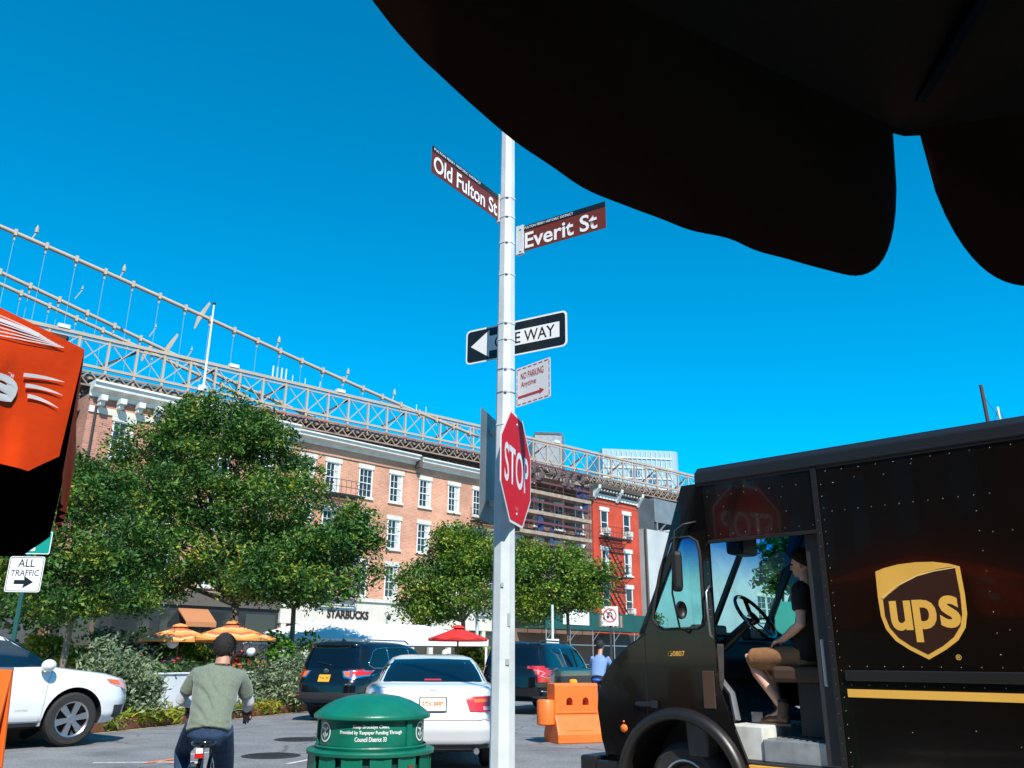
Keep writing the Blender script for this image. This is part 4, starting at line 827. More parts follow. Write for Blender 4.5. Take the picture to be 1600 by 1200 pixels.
# ------------------------------------------------------------------ people
mat('skin',(.46,.24,.16),.55,var=.06,scale=8); mat('skin_pale',(.70,.40,.29),.5,var=.06,scale=8); mat('hair_dark',(.012,.009,.008),.75,var=.5,scale=40,bump=.6,bscale=120)
mat('shirt_green',(.155,.19,.145),.9,var=.16,scale=45,bump=.25,bscale=14,sheen=.3); mat('sleeve_white',(.62,.62,.66),.85,bump=.2,bscale=30); mat('denim',(.016,.045,.105),.85,var=.3,scale=22,bump=.3,bscale=60)
mat('glove',(.015,.014,.015),.8); mat('shorts_brown',(.27,.13,.055),.85,var=.12,scale=10,bump=.3,bscale=18); mat('uniform_dark',(.008,.005,.004),.9); mat('boot_brown',(.13,.07,.045),.75,var=.3,scale=15,bump=.4,bscale=30); mat('sole',(.10,.08,.06),.8)
mat('shirt_blue',(.16,.26,.46),.85,var=.1,scale=8,bump=.2); mat('trousers_black',(.012,.012,.016),.85); mat('cap_black',(.012,.012,.014),.8)
def vv(*a): return V(a)
def hand(mb,wr,d,pal,side,curl=.9,s=1.0):   # wrist, pointing direction, palm-facing normal, thumb side vector
    d=V(d).normalized(); pal=V(pal).normalized(); side=V(side).normalized()
    mb.tube([wr-d*.01,wr+d*.035*s,wr+d*.085*s],[(.026*s,.019*s),(.038*s,.016*s),(.040*s,.014*s)],10,side=side)
    for i,(o_,l) in enumerate(((.030,.072),(.010,.080),(-.010,.074),(-.029,.058))):
        p=wr+d*.085*s+side*o_*s; a=0; pts=[p-d*.01]; dd=d
        for j in range(3):
            a+=curl*(.55+.1*i); dd=d*math.cos(a)+pal*math.sin(a); p=p+dd*l*s/2.6; pts.append(p)
        mb.tube(pts,[.0092*s,.0092*s,.0085*s,.0072*s],7); mb.sph(pts[-1],.0075*s,7,5)
    p=wr+d*.025*s+side*.030*s; q=p+(side*.7+d*.7+pal*.3).normalized()*.035*s; r=q+(d*.6+pal*.8).normalized()*.03*s
    mb.tube([p,q,r],[.012*s,.0105*s,.0085*s],7); mb.sph(r,.0088*s,7,5)
def head(mb,c,f,u,s=1.0):   # skull centre, facing, up
    f=V(f).normalized(); u=(V(u)-f*V(u).dot(f)).normalized(); l=u.cross(f)
    M_=Matrix((f,l,u)).transposed().to_4x4(); M_.translation=V(c); mb.M=M_
    mb.sph((-.008*s,0,.02*s),(.098*s,.077*s,.105*s),18,14); mb.sph((.025*s,0,-.055*s),(.066*s,.058*s,.062*s),14,10); mb.sph((.062*s,0,-.092*s),(.026*s,.03*s,.02*s),10,8)
    mb.sph((.098*s,0,-.018*s),(.018*s,.013*s,.026*s),8,6); mb.sph((.106*s,0,-.034*s),(.014*s,.015*s,.011*s),8,6); mb.sph((.082*s,0,-.064*s),(.014*s,.024*s,.009*s),8,6); mb.sph((.080*s,0,.022*s),(.016*s,.052*s,.010*s),8,6)
    for q in (1,-1): mb.sph((-.005*s,q*.080*s,-.015*s),(.017*s,.010*s,.031*s),8,6)
    mb.M=None; return M_
def eyes(parent,M_,s=1.0):
    b=MB(); b.M=M_; 
    for q in (1,-1): b.sph((.080*s,q*.031*s,.002*s),(.012*s,.013*s,.009*s),8,6)
    b.build('eyes','black',parent,smooth=True)
def hair(parent,M_,s=1.0,m='hair_dark',low=-.055,name='hair'):
    b=MB(); b.M=M_; vs=[];N=34;Mm=20; rows=[]
    for i in range(Mm+1):
        ph=PI*.80*i/Mm; row=[]
        for k in range(N):
            t=2*PI*k/N; fr=math.cos(t)  # 1 = front
            lim=.36+.40*(.5-.5*fr) ; p_=PI*lim*i/Mm
            x=-.010+.106*math.sin(p_)*math.cos(t); y=.085*math.sin(p_)*math.sin(t); z=.022+.113*math.cos(p_)
            row.append((x*s,y*s,z*s))
        rows.append(row)
    rr=random.Random(5); b.grid([[(x*(1+rr.uniform(-.02,.05)),y*(1+rr.uniform(-.02,.05)),z+rr.uniform(-.002,.005)) for x,y,z in q] for q in rows],close=True); b.build(name,m,parent,smooth=True,solid=-.006)
# --- the cyclist in the green T-shirt, seen from behind. local frame: x right, y forward, z up
cy=empty('person',(-2.30,6.9,GZ),R(11),'cyclist seen from behind in a grey green T-shirt, blue jeans and dark gloves riding','person') 
def person_done(root,body):  # body mesh becomes the top-level object carrying the labels
    for ch in list(root.children):
        if ch is not body: ch.parent=body
    body.parent=None; body.location=root.location; body.rotation_euler=root.rotation_euler; body.scale=root.scale
    for k in ('label','category','group'):
        if k in root: body[k]=root[k]
    n=root.name; bpy.data.objects.remove(root); body.name='person'
hipL,hipR=vv(-.10,-.02,.97),vv(.10,-.03,.935); kL,kR=vv(-.26,.36,.72),vv(.13,.36,.50); aL,aR=vv(-.20,.20,.32),vv(.15,.10,.13)
shL,shR=vv(-.18,.19,1.385),vv(.185,.20,1.36); eL,eR=vv(-.315,.28,1.155),vv(.275,.34,1.13); wL,wR=vv(-.285,.60,1.10),vv(.235,.60,1.055)
nk=vv(.02,.19,1.465); hc=vv(.02,.24,1.588)
b=MB(); b.tube([vv(0,-.02,.93),vv(0,.02,1.05),vv(0,.10,1.22),vv(.005,.17,1.36),vv(.012,.18,1.44)],[(.14,.10),(.13,.09),(.155,.10),(.16,.09),(.07,.06)],16,side=(1,0,0))
b.tube([nk+vv(0,-.01,-.04),nk+vv(0,.02,.05),hc],[.072,.064,.060],12)
for h,k,a in ((hipL,kL,aL),(hipR,kR,aR)): b.tube([h,h.lerp(k,.5),k,k.lerp(a,.35),a],[.082,.075,.055,.055,.038],12); b.tube([a,a+vv(0,.06,-.05),a+vv(0,.17,-.06)],[.038,.035,.028],8)
for sh,e,w_ in ((shL,eL,wL),(shR,eR,wR)): b.tube([sh,sh.lerp(e,.5),e,e.lerp(w_,.4),w_],[.052,.048,.040,.040,.028],12)
hand(b,wL,(-.05,.8,-.45),(0,-.6,-.8),(1,0,0)); hand(b,wR,(.05,.8,-.45),(0,-.6,-.8),(-1,0,0))
Mh=head(b,hc,(.22,1,-.12),(0,.05,1),1.06)
body=b.build('person','skin',cy,smooth=True,remesh=.0075,sub=3)
eyes(body,Mh,1.06); hair(body,Mh,1.06); HAIR_AT=(body,Mh@V((-.014,0,.030)))
b=MB(); b.tube([vv(0,-.10,.905),vv(0,-.075,.955),vv(-.003,-.035,1.04),vv(0,.045,1.16),vv(.0,.11,1.27),vv(.003,.155,1.36),vv(.010,.170,1.425),vv(.015,.165,1.46)],[(.180,.125),(.183,.13),(.180,.125),(.192,.13),(.208,.132),(.212,.12),(.165,.095),(.085,.07)],28,side=(1,0,0))
for sh,e,f in ((shL,eL,.72),(shR,eR,.76)): q=sh.lerp(e,f); b.tube([sh.lerp(vv(0,.18,1.42),.35),sh,sh.lerp(e,.35),q],[.055,.066,.070,.070],16)
o=b.build('t_shirt','shirt_green',body,smooth=True,remesh=.010,sub=14)
# cloth folds pressed into the shirt
me=o.data
for v in me.vertices:
    x,y,z=v.co; back=max(0,min(1,(.10+ .35*(z-1.0)-y)*8+.3))
    d=(z-1.25)+.95*(x+.02); f=math.exp(-((x+.05)/.17)**2)*(.5+.5*math.sin(d*42+1.2*math.sin(x*18)))**3*.010*math.exp(-((z-1.17)/.16)**2)
    g=(.5+.5*math.sin(z*95+3*math.sin(x*13)))**2*.006*math.exp(-((z-.97)/.05)**2)
    n=v.normal; v.co=V(v.co)-V(n)*(f*1.9+g)*back
    v.co.x+=.004*math.sin(z*33+x*9)
b=MB()
b.tube([vv(0,-.05,.80),vv(0,-.06,.88),vv(0,-.055,.95),vv(0,-.04,1.0)],[(.13,.11),(.178,.135),(.175,.13),(.165,.115)],20,side=(1,0,0))
for h,k,a in ((hipL,kL,aL),(hipR,kR,aR)): b.tube([h+vv(0,-.02,-.01),h.lerp(k,.5),k,k.lerp(a,.5),a],[.105,.094,.072,.068,.06],14)
b.build('jeans','denim',body,smooth=True,remesh=.011,sub=3)
for sh,e,w_,f in ((shL,eL,wL,.62),(shR,eR,wR,.66)): b=MB(); b.tube([sh.lerp(e,f),e,e.lerp(w_,.4),w_.lerp(e,.05)],[.052,.050,.047,.036],14); b.build('long_sleeve','sleeve_white',body,smooth=True,remesh=.009,sub=2)
for w_,sx,td in ((wL,-.05,1),(wR,.05,-1)):
    b=MB(); hand(b,w_,(sx,.8,-.45),(0,-.6,-.8),(td,0,0),s=1.13); b.tube([w_+vv(0,-.03,.0),w_+vv(0,.01,-.004)],[.036,.034],10); b.build('glove','glove',body,smooth=True,remesh=.006,sub=1)
for a in (aL,aR):
    b=MB(); b.tube([a+vv(0,-.05,-.06),a+vv(0,.02,-.05),a+vv(0,.12,-.075),a+vv(0,.20,-.085)],[(.034,.03),(.042,.045),(.045,.032),(.035,.02)],12,side=(1,0,0)); b.build('shoe','glove',body,smooth=True)
b=MB(); b.tube([nk+vv(-.085,.0,-.01),nk+vv(-.05,-.07,-.002),nk+vv(.0,-.085,0),nk+vv(.05,-.07,-.002),nk+vv(.085,.0,-.01)],.005,6); b.build('neck_strap','black',body)
cy.scale=(.88,.88,.88); person_done(cy,body)
# bicycle
def bicycle(root,handz=1.03,handy=.66,sad=(0,-.06,.90),frame_m='black_gloss',col2='black'):
    for y,nm in ((-.50,'wheel'),(.56,'wheel')):
        b=MB(); ring=[(0,y+.335*math.cos(2*PI*k/40),.345+.335*math.sin(2*PI*k/40)) for k in range(41)]; b.tube(ring,.016,8,cap=False); o=b.build('wheel','rubber',root,smooth=True)
        b=MB(); ring=[(0,y+.312*math.cos(2*PI*k/40),.345+.312*math.sin(2*PI*k/40)) for k in range(41)]; b.tube(ring,.008,6,cap=False); b.tube([(-.05,y,.345),(.05,y,.345)],.018,8)
        for k in range(18): a=2*PI*k/18; b.bar((.02*(-1)**k,y,.345),(0,y+.31*math.cos(a),.345+.31*math.sin(a)),.0022)
        b.build('spokes','steel',o)
    b=MB(); B=V((0,-.05,.30)); S_=V((0,-.14,.78)); H=V((0,.42,.80)); H2=V((0,.45,.66))
    for p,q,r in ((B,S_,.018),(S_,H,.016),(B,H2,.02),(H2,V((0,.39,.95)),.018)): b.tube([p,q],r,10)
    for sx in (-.05,.05): b.tube([B,(sx,-.50,.345)],.009,6); b.tube([S_,(sx,-.50,.345)],.008,6); b.tube([H2,(sx,.56,.345)],.011,6)
    b.tube([S_,(0,-.17,.88)],.014,8); b.build('frame',frame_m,root,smooth=True,angle=40)
    b=MB(); b.tube([(-.28,handy-.06,handz),(-.18,handy-.02,handz+.005),(-.05,handy-.14,handz-.02),(.05,handy-.14,handz-.02),(.18,handy-.02,handz+.005),(.28,handy-.06,handz)],.0125,8); b.tube([(0,.39,.95),(0,handy-.14,handz-.02)],.014,8); b.build('handlebar',col2,root,smooth=True)
    b=MB(); x,y,z=sad; b.sph((x,y-.10,z),(.105,.085,.040),18,12); b.tube([(x,y-.06,z),(x,y+.08,z+.002),(x,y+.17,z-.005)],[(.08,.035),(.04,.028),(.02,.018)],12,side=(1,0,0)); b.build('saddle',frame_m,root,smooth=True)
    b=MB(); b.tube([(-.09,-.05,.30),(.09,-.05,.30)],.015,8); b.box(-.17,-.09,-.09,.0,.15,.18); b.box(.09,.17,-.09,.0,.42,.45); b.bar((-.09,-.05,.3),(-.09,-.05,.16),.02); b.bar((.09,-.05,.3),(.09,-.05,.44),.02); b.build('pedals','steel',root)
    b=MB(); ring=[(0,-.5+.37*math.cos(R(a)),.345+.37*math.sin(R(a))) for a in range(20,180,10)]; b.tube(ring,[(.028,.004)]*len(ring),8,side=(1,0,0)); b.build('mudguard',frame_m,root)
bk=empty('bicycle',(-2.30,6.9,GZ),R(11),'black bicycle ridden by the man in the green T-shirt','bicycle'); bk.rotation_euler=(0,R(-2),R(11)); bk.scale=(.88,.88,.88)
bicycle(bk,handz=1.035,handy=.72,sad=(.02,-.10,.835))
b=MB(); b.box(-.035,.035,-.295,-.27,.72,.78); b.build('rear_light','tail_red',bk,bevel=.006); b=MB(); b.box(-.025,.03,-.30,-.296,.76,.80); b.build('reflector','sign_white',bk)
# --- far cyclist in the blue shirt
cy=empty('person',(2.12,21.2,GZ),R(-22),'distant cyclist in a blue shirt and black cap beside the black SUV','person')
b=MB(); hip=vv(0,0,.98); b.tube([vv(0,0,.93),vv(0,.06,1.12),vv(0,.15,1.32),vv(0,.20,1.45)],[(.14,.11),(.15,.10),(.17,.10),(.09,.07)],14,side=(1,0,0)); hc=vv(0,.28,1.68); b.tube([vv(0,.2,1.46),hc],[.06,.055],10)
for s in (-1,1):
    b.tube([vv(.19*s,.2,1.42),vv(.25*s,.3,1.2),vv(.24*s,.55,1.12)],[.05,.042,.03],10); hand(b,vv(.24*s,.55,1.12),(0,.8,-.4),(0,-.6,-.8),(-s,0,0))
    k=vv(.13*s,.36,.75 if s<0 else .55); b.tube([vv(.09*s,0,.93),k,vv(.14*s,.15,.35 if s<0 else .17)],[.08,.055,.04],10)
Mh=head(b,hc,(.15,1,-.05),(0,0,1)); body=b.build('person','skin',cy,smooth=True,remesh=.012,sub=2); eyes(body,Mh); hair(body,Mh,1.06,'cap_black',name='cap')
b=MB(); b.tube([vv(0,-.03,.95),vv(0,.05,1.12),vv(0,.14,1.32),vv(0,.19,1.46)],[(.17,.14),(.18,.13),(.20,.13),(.10,.08)],18,side=(1,0,0))
for s in (-1,1): b.tube([vv(.16*s,.2,1.41),vv(.21*s,.24,1.32),vv(.25*s,.3,1.2)],[.07,.07,.06],12)
b.build('shirt','shirt_blue',body,smooth=True,remesh=.015,sub=2)
b=MB(); b.tube([vv(0,-.03,.86),vv(0,0,.97)],[(.16,.13),(.16,.12)],14,side=(1,0,0))
for s in (-1,1): k=vv(.13*s,.36,.75 if s<0 else .55); b.tube([vv(.09*s,0,.93),k,vv(.14*s,.15,.35 if s<0 else .17)],[.095,.068,.055],10)
b.build('trousers','trousers_black',body,smooth=True,remesh=.015,sub=2); person_done(cy,body)
b2=empty('bicycle',(2.12,21.2,GZ),R(-22),'bicycle with blue panel ridden by the distant cyclist in a blue shirt','bicycle'); mat('bike_blue',(.02,.10,.45),.4); bicycle(b2,1.08,.72,(0,-.05,.90),'bike_blue')
# --- truck driver. local frame = truck frame (x rear, y away)
dr=empty('person',(1.727,7.091,0),R(47.2-90),'delivery driver in brown shorts and boots sitting in the open truck cab','person')
T_=.42
hp=vv(.52,T_,1.50); kn=vv(.03,T_-.04,1.475); an=vv(.285,T_-.05,1.115); kn2=vv(.06,T_+.20,1.45); an2=vv(.14,T_+.20,1.08)
shn=vv(.60,T_-.19,2.00); shf=vv(.60,T_+.19,2.0); el=vv(.60,T_-.24,1.74); wr=vv(.38,T_-.12,1.625); hc=vv(.555,T_,2.225)
b=MB(); b.tube([hp,vv(.58,T_,1.68),vv(.62,T_,1.88),vv(.61,T_,2.03)],[(.14,.10),(.13,.10),(.16,.10),(.08,.06)],14,side=(0,1,0)); b.tube([vv(.60,T_,2.02),hc],[.056,.052],12)
for h,k,a in ((vv(.52,T_-.08,1.49),kn,an),(vv(.52,T_+.1,1.49),kn2,an2)):
    b.tube([h,h.lerp(k,.5),k,k.lerp(a,.3),k.lerp(a,.65),a],[.078,.068,.052,.054,.042,.032],14); b.tube([a,a+vv(-.03,0,-.06),a+vv(-.14,0,-.10)],[.03,.03,.026],8)
b.tube([shn,shn.lerp(el,.5),el,el.lerp(wr,.4),wr],[.05,.045,.038,.038,.026],12); b.tube([shf,vv(.55,T_+.28,1.76),vv(.34,T_+.12,1.66)],[.05,.04,.028],12)
hand(b,wr,(-.9,.3,-.25),(0,.1,-1),(0,1,0),.4,.92); hand(b,vv(.34,T_+.12,1.66),(-.9,-.2,-.2),(0,0,-1),(0,-1,0),.4,.92)
Mh=head(b,hc,(-1,-.05,-.06),(0,0,1),.93); body=b.build('person','skin_pale',dr,smooth=True,remesh=.0075,sub=2); eyes(body,Mh,.93); hair(body,Mh,.95)
b=MB(); b.tube([vv(.53,T_,1.46),vv(.58,T_,1.68),vv(.62,T_,1.88),vv(.61,T_,2.04)],[(.17,.13),(.165,.13),(.19,.125),(.09,.07)],18,side=(0,1,0)); b.tube([shn+vv(0,.04,.02),shn,shn.lerp(el,.62)],[.07,.072,.066],14); b.tube([shf,shf.lerp(vv(.55,T_+.28,1.76),.6)],[.07,.066],12); b.build('shirt','uniform_dark',body,smooth=True,remesh=.012,sub=2)
b=MB(); b.tube([vv(.53,T_,1.43),vv(.54,T_,1.56)],[(.17,.13),(.165,.125)],16,side=(0,1,0))
for h,k in ((vv(.53,T_-.08,1.485),kn),(vv(.53,T_+.1,1.485),kn2)): b.tube([h,h.lerp(k,.5),h.lerp(k,.93)],[.10,.092,.086],16)
b.build('shorts','shorts_brown',body,smooth=True,remesh=.010,sub=2)
for a in (an,an2):
    b=MB(); b.tube([a+vv(.015,0,.035),a+vv(.01,0,-.03),a+vv(0,0,-.09)],[.046,.044,.044],12); b.tube([a+vv(.055,0,-.105),a+vv(-.02,0,-.095),a+vv(-.10,0,-.105),a+vv(-.175,0,-.115)],[(.036,.03),(.042,.042),(.044,.034),(.034,.022)],12,side=(0,1,0)); o=b.build('boot','boot_brown',body,smooth=True,remesh=.007,sub=2)
    b=MB(); b.prism([(.085,-.04),(.085,.04),(-.06,.045),(-.16,.045),(-.205,.02),(-.205,-.02),(-.16,-.045),(-.06,-.045)],-.146,-.128,'z'); 
    for i,v in enumerate(b.v): b.v[i]=v+a
    b.build('boot_sole','sole',o)
    b=MB()
    for k in range(5): b.tube([a+vv(-.045-.018*k,-.03,-.035-.013*k),a+vv(-.055-.018*k,0,-.028-.013*k),a+vv(-.045-.018*k,.03,-.035-.013*k)],.004,5)
    b.build('laces','sole',o)
b=MB(); b.tube([an+vv(.012,0,.03),an+vv(.008,0,.055)],[.041,.040],12); b.build('sock','trousers_black',body)
person_done(dr,body)
# ------------------------------------------------------------------ far side of the street: facades (local x along the facade, y into the building)
brick_mat('brick_pale',(.62,.265,.155),(.50,.19,.11),(.58,.42,.32)); brick_mat('brick_left',(.55,.215,.13),(.36,.14,.09),(.44,.33,.27))
brick_mat('brick_red',(.56,.065,.028),(.48,.05,.022),(.42,.06,.03)); brick_mat('brick_dark',(.20,.10,.07),(.15,.08,.06),(.2,.15,.12))
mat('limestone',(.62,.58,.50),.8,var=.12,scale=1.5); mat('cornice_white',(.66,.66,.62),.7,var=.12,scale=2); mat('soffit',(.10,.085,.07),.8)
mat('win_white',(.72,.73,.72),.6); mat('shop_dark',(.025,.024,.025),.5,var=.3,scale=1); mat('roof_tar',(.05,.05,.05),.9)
mat('iron_black',(.02,.02,.022),.6); mat('curtain',(.50,.50,.48),.9); mat('ac_white',(.55,.55,.53),.6,var=.15,scale=6)
mat('grey_wall',(.46,.48,.48),.85,var=.18,scale=.35,bump=.1); mat('dark_metal',(.07,.075,.08),.6,var=.3,scale=.6); mat('duct_metal',(.25,.27,.29),.5,metal=.4,var=.2,scale=1)
mat('plank',(.34,.26,.20),.85,var=.3,scale=3); mat('scaf_red',(.13,.04,.04),.6); mat('shed_green',(.008,.075,.065),.6,var=.12,scale=1.5); mat('net',(.085,.06,.065),.9)
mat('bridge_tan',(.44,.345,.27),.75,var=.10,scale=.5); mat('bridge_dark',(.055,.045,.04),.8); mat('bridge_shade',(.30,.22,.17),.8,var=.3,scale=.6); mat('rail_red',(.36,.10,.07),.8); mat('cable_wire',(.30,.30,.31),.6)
mat('awning_orange',(.42,.17,.07),.8); mat('sign_starb',(.03,.012,.010),.5); mat('fence_green',(.03,.22,.17),.7,var=.1,scale=.8)
def pane_mat(name,col,rough=.06):
    m=mat(name,col,rough,spec=.6); return m
pane_mat('pane',(.025,.03,.032)); pane_mat('tower_pane',(.30,.43,.50),.12); pane_mat('tower_dark',(.05,.13,.22),.1)
G=V((-5.86,59.0)); U=V((.7071,.7071))
def fac(s,off=0): p=G+U*s+V((-.7071,.7071))*off; return p
def building(name,s0,off,label,cat='building'):
    p=fac(s0,off); return empty(name,(p.x,p.y,0),R(45),label,cat)
def window(par,x,z0,w_,h,nx=3,ny=2,lintel=.3,lw=.1,fm='win_white',lm='limestone',curt=0,ac=False):
    """z0 = sill, wall plane at y=0 (towards the street is -y)"""
    b=MB(); t=.06; b.box(x-w_/2,x-w_/2+t*1.3,-.02,.10,z0,z0+h); b.box(x+w_/2-t*1.3,x+w_/2,-.02,.10,z0,z0+h); b.box(x-w_/2+t*1.3,x+w_/2-t*1.3,-.02,.10,z0,z0+t); b.box(x-w_/2+t*1.3,x+w_/2-t*1.3,-.02,.10,z0+h-t,z0+h); b.box(x-w_/2+t*1.3,x+w_/2-t*1.3,0,.09,z0+h/2-.03,z0+h/2+.03)
    iw=w_-2.6*t
    for hz0,hz1 in ((z0+t,z0+h/2-.03),(z0+h/2+.03,z0+h-t)):
        for i in range(1,nx): xx=x-iw/2+iw*i/nx; b.box(xx-.014,xx+.014,.02,.08,hz0,hz1)
        for i in range(1,ny): zz=hz0+(hz1-hz0)*i/ny; b.box(x-iw/2,x+iw/2,.022,.078,zz-.013,zz+.013)
    o=b.build('window',fm,par)
    b=MB(); b.box(x-iw/2-.01,x+iw/2+.01,.06,.075,z0+t,z0+h-t); b.build('pane','pane',o)
    if curt:
        b=MB(); b.box(x+iw/2-iw*curt,x+iw/2,.045,.055,z0+t,z0+h-t); b.build('curtain','curtain',o)
    b=MB(); b.box(x-w_/2-lw,x+w_/2+lw,-.07,.02,z0+h,z0+h+lintel); b.build('lintel',lm,o)
    b=MB(); b.box(x-w_/2-lw,x+w_/2+lw,-.12,.02,z0-.14,z0); b.build('sill',lm,o)
    if ac: b=MB(); b.box(x-.33,x+.33,-.45,.0,z0+.02,z0+.48); b.box(x-.27,x+.27,-.46,-.45,z0+.08,z0+.42); b.build('air_conditioner','ac_white',o)
    return o
def wall_with_holes(par,m,L,H,depth,holes,z0=0):
    """front wall split round its windows so that the panes sit in real openings"""
    xs=sorted({0,L}|{h[0] for h in holes}|{h[1] for h in holes}); zs=sorted({z0,H}|{h[2] for h in holes}|{h[3] for h in holes}); b=MB(); hs=holes
    def solid(i,j):
        cx=(xs[i]+xs[i+1])/2; cz=(zs[j]+zs[j+1])/2
        return not any(h[0]<cx<h[1] and h[2]<cz<h[3] for h in hs)
    for j in range(len(zs)-1):
        for i in range(len(xs)-1):
            x0,x1,a,c=xs[i],xs[i+1],zs[j],zs[j+1]
            if solid(i,j): b.add([(x0,0,a),(x1,0,a),(x1,0,c),(x0,0,c)],[(0,1,2,3)])
    for h in hs:
        x0,x1,a,c=h; b.add([(x0,0,a),(x1,0,a),(x1,0,c),(x0,0,c),(x0,.13,a),(x1,.13,a),(x1,.13,c),(x0,.13,c)],[(0,4,5,1),(1,5,6,2),(2,6,7,3),(3,7,4,0),(4,7,6,5)])
    b.add([(0,0,z0),(L,0,z0),(L,0,H),(0,0,H),(0,depth,z0),(L,depth,z0),(L,depth,H),(0,depth,H)],[(1,5,6,2),(4,0,3,7),(5,4,7,6)])
    b.build('wall',m,par,recalc=False)
    b=MB(); b.box(.02,L-.02,.02,depth-.02,H-.3,H-.02); b.build('roof','roof_tar',par)
def fire_escape(par,x0,x1,levels,lad=1,name='fire_escape'):
    b=MB(); D=-1.0
    for z in levels:
        for k in range(8): y=-.05+D*k/8; b.bar((x0,y,z),(x1,y,z),.045,.03)
        b.bar((x0,D,z-.02),(x1,D,z-.02),.06,.09); b.bar((x0,-.02,z-.02),(x1,-.02,z-.02),.06,.09)
        for x in (x0,x1): b.bar((x,0,z-.02),(x,D,z-.02),.05,.07); b.bar((x,0,z-.7),(x,D*.9,z-.05),.035)
        for zz in (.45,.9): b.bar((x0,D,z+zz),(x1,D,z+zz),.03); b.bar((x0,0,z+zz),(x0,D,z+zz),.03); b.bar((x1,0,z+zz),(x1,D,z+zz),.03)
        for k in range(9): x=x0+(x1-x0)*k/8; b.bar((x,D,z),(x,D,z+.9),.018)
    for a,c in zip(levels[:-1],levels[1:]):   # a above c
        xa,xb=(x0+.3,x1-.3) if lad>0 else (x1-.3,x0+.3)
        for y in (-.35,-.75): b.bar((xa,y,a),(xb,y,c),.05,.10)
        for y in (-.35,-.75): b.bar((xa,y,a+.8),(xb,y,c+.8),.025)
        for k in range(1,11): t=k/11; b.box(xa+(xb-xa)*t-.11,xa+(xb-xa)*t+.11,-.75,-.35,a+(c-a)*t-.02,a+(c-a)*t+.01)
    return b.build(name,'iron_black',par)
def cornice(par,x0,x1,z,m='cornice_white',dp=.75,h=.62,name='cornice'):
    b=MB(); b.prism([(0,z-h),(-.12,z-h),(-.16,z-h*.72),(-.30,z-h*.62),(-dp*.82,z-h*.5),(-dp*.86,z-h*.22),(-dp,z-h*.15),(-dp,z),(0.3,z),(0.3,z-.05),(0,z-.1)],x0,x1,'x'); return b.build(name,m,par)
# A: brick block with bracketed cornice (left end)
A_=building('brick_building',-23.5,0,'brick building with bracketed white cornice and flagpole, behind the big tree at left')
holes=[];wins=[]
for r,(zl,hh) in enumerate(((11.6,2.0),(8.45,2.0),(5.3,2.0))):
    for c in range(4): x=1.9+c*2.9; holes.append((x-.55,x+.55,zl,zl+hh)); wins.append((x,zl,hh))
wall_with_holes(A_,'brick_left',12.3,14.9,14,holes)
for i,(x,z,h) in enumerate(wins): window(A_,x,z,1.1,h,curt=.3 if i%3==0 else 0)
cornice(A_,-.1,12.35,15.45,dp=.8,h=.75)
for k in range(12):
    b=MB(); x=.5+k*1.0; b.box(x-.17,x+.17,-.72,-.10,14.42,14.72); b.box(x-.13,x+.13,-.5,-.02,14.2,14.42); b.build('bracket','cornice_white',A_,bevel=.02)
b=MB(); b.box(0,12.3,-.08,-.001,13.85,14.2); b.build('frieze','limestone',A_)
b=MB(); b.tube([(.35,-.08,14.2),(.35,-.08,3)],.07,8); b.build('downpipe','iron_black',A_)
b=MB(); b.box(0,12.3,-.25,-.002,4.2,4.95); b.build('fascia','soffit',A_)  # fascia coloured dark to stand in for the tree shade
b=MB(); b.box(0,12.3,-.10,-.003,.2,4.2); b.build('shopfront','shop_dark',A_)  # dark sheet over the whole ground floor, painting in the tree shade
for k in range(5): b=MB(); b.box(.4+k*2.45,2.3+k*2.45,-.14,-.101,.6,3.9); b.build('shop_window','pane',A_)
for x0,x1,m in ((6.2,7.9,'awning_orange'),):
    b=MB(); b.prism([(0,4.1),(-1.3,3.3),(-1.3,3.05),(-1.27,3.05),(-1.27,3.27),(0,4.0)],x0,x1,'x'); b.build('awning',m,A_)
fp=fac(-17.45,.0); fpo=empty('flagpole',(fp.x-.1,fp.y-.3,15.4),0,'tall thin white flagpole standing on the roof of the left brick building','flagpole'); fpo.location=(fp.x,fp.y,15.4)
b=MB(); b.tube([(0,0,0),(0,0,6.55)],[.075,.045],8); b.build('pole','white_paint',fpo); b=MB(); b.sph((0,0,6.6),.11,8,6); b.build('finial','iron_black',fpo); b=MB(); b.box(-.22,.22,-.22,.22,0,.25); b.box(-.2,.2,-.2,.2,1.0,1.3) ; b.build('base','white_paint',fpo)
# small grey house end at the far left
L_=building('grey_building',-34,1.2,'grey painted building end just left of the bracketed brick building'); wall_with_holes(L_,'dark_metal',10.2,14.6,12,[(8.2,9.1,11.2,13.0)]); window(L_,8.65,11.2,.9,1.8,1,1); cornice(L_,0,10.2,14.9,'duct_metal',.5,.5)
# B: long pale brick block with the coffee shop
B_=building('brick_building',-11.2,0,'long pale brick building with white sash windows above the coffee shop')
cols=[(-10.05,),(-8.15,),(-5.55,),(-3.0,),(-.42,),(2.3,),(4.75,),(6.5,)]; cols=[c[0]+11.2 for c in cols]
holes=[];wins=[]
for zl,hh in ((11.72,1.92),(8.55,1.95),(5.35,2.05)):
    for x in cols: holes.append((x-.55,x+.55,zl,zl+hh)); wins.append((x,zl,hh))
wall_with_holes(B_,'brick_pale',18.6,14.75,15,holes)
for i,(x,z,h) in enumerate(wins): window(B_,x,z,1.1,h,curt=(.35,.28,0,.4)[(i*7)%4])
cornice(B_,-.0,9.75,15.2); cornice(B_,10.0,18.6,15.1)
b=MB(); b.box(9.76,9.99,-.62,-.01,14.35,15.22); b.build('cornice_bracket','soffit',B_,bevel=.03)
b=MB(); b.box(0,18.6,-.05,-.001,14.0,14.06); b.build('string_course','soffit',B_)
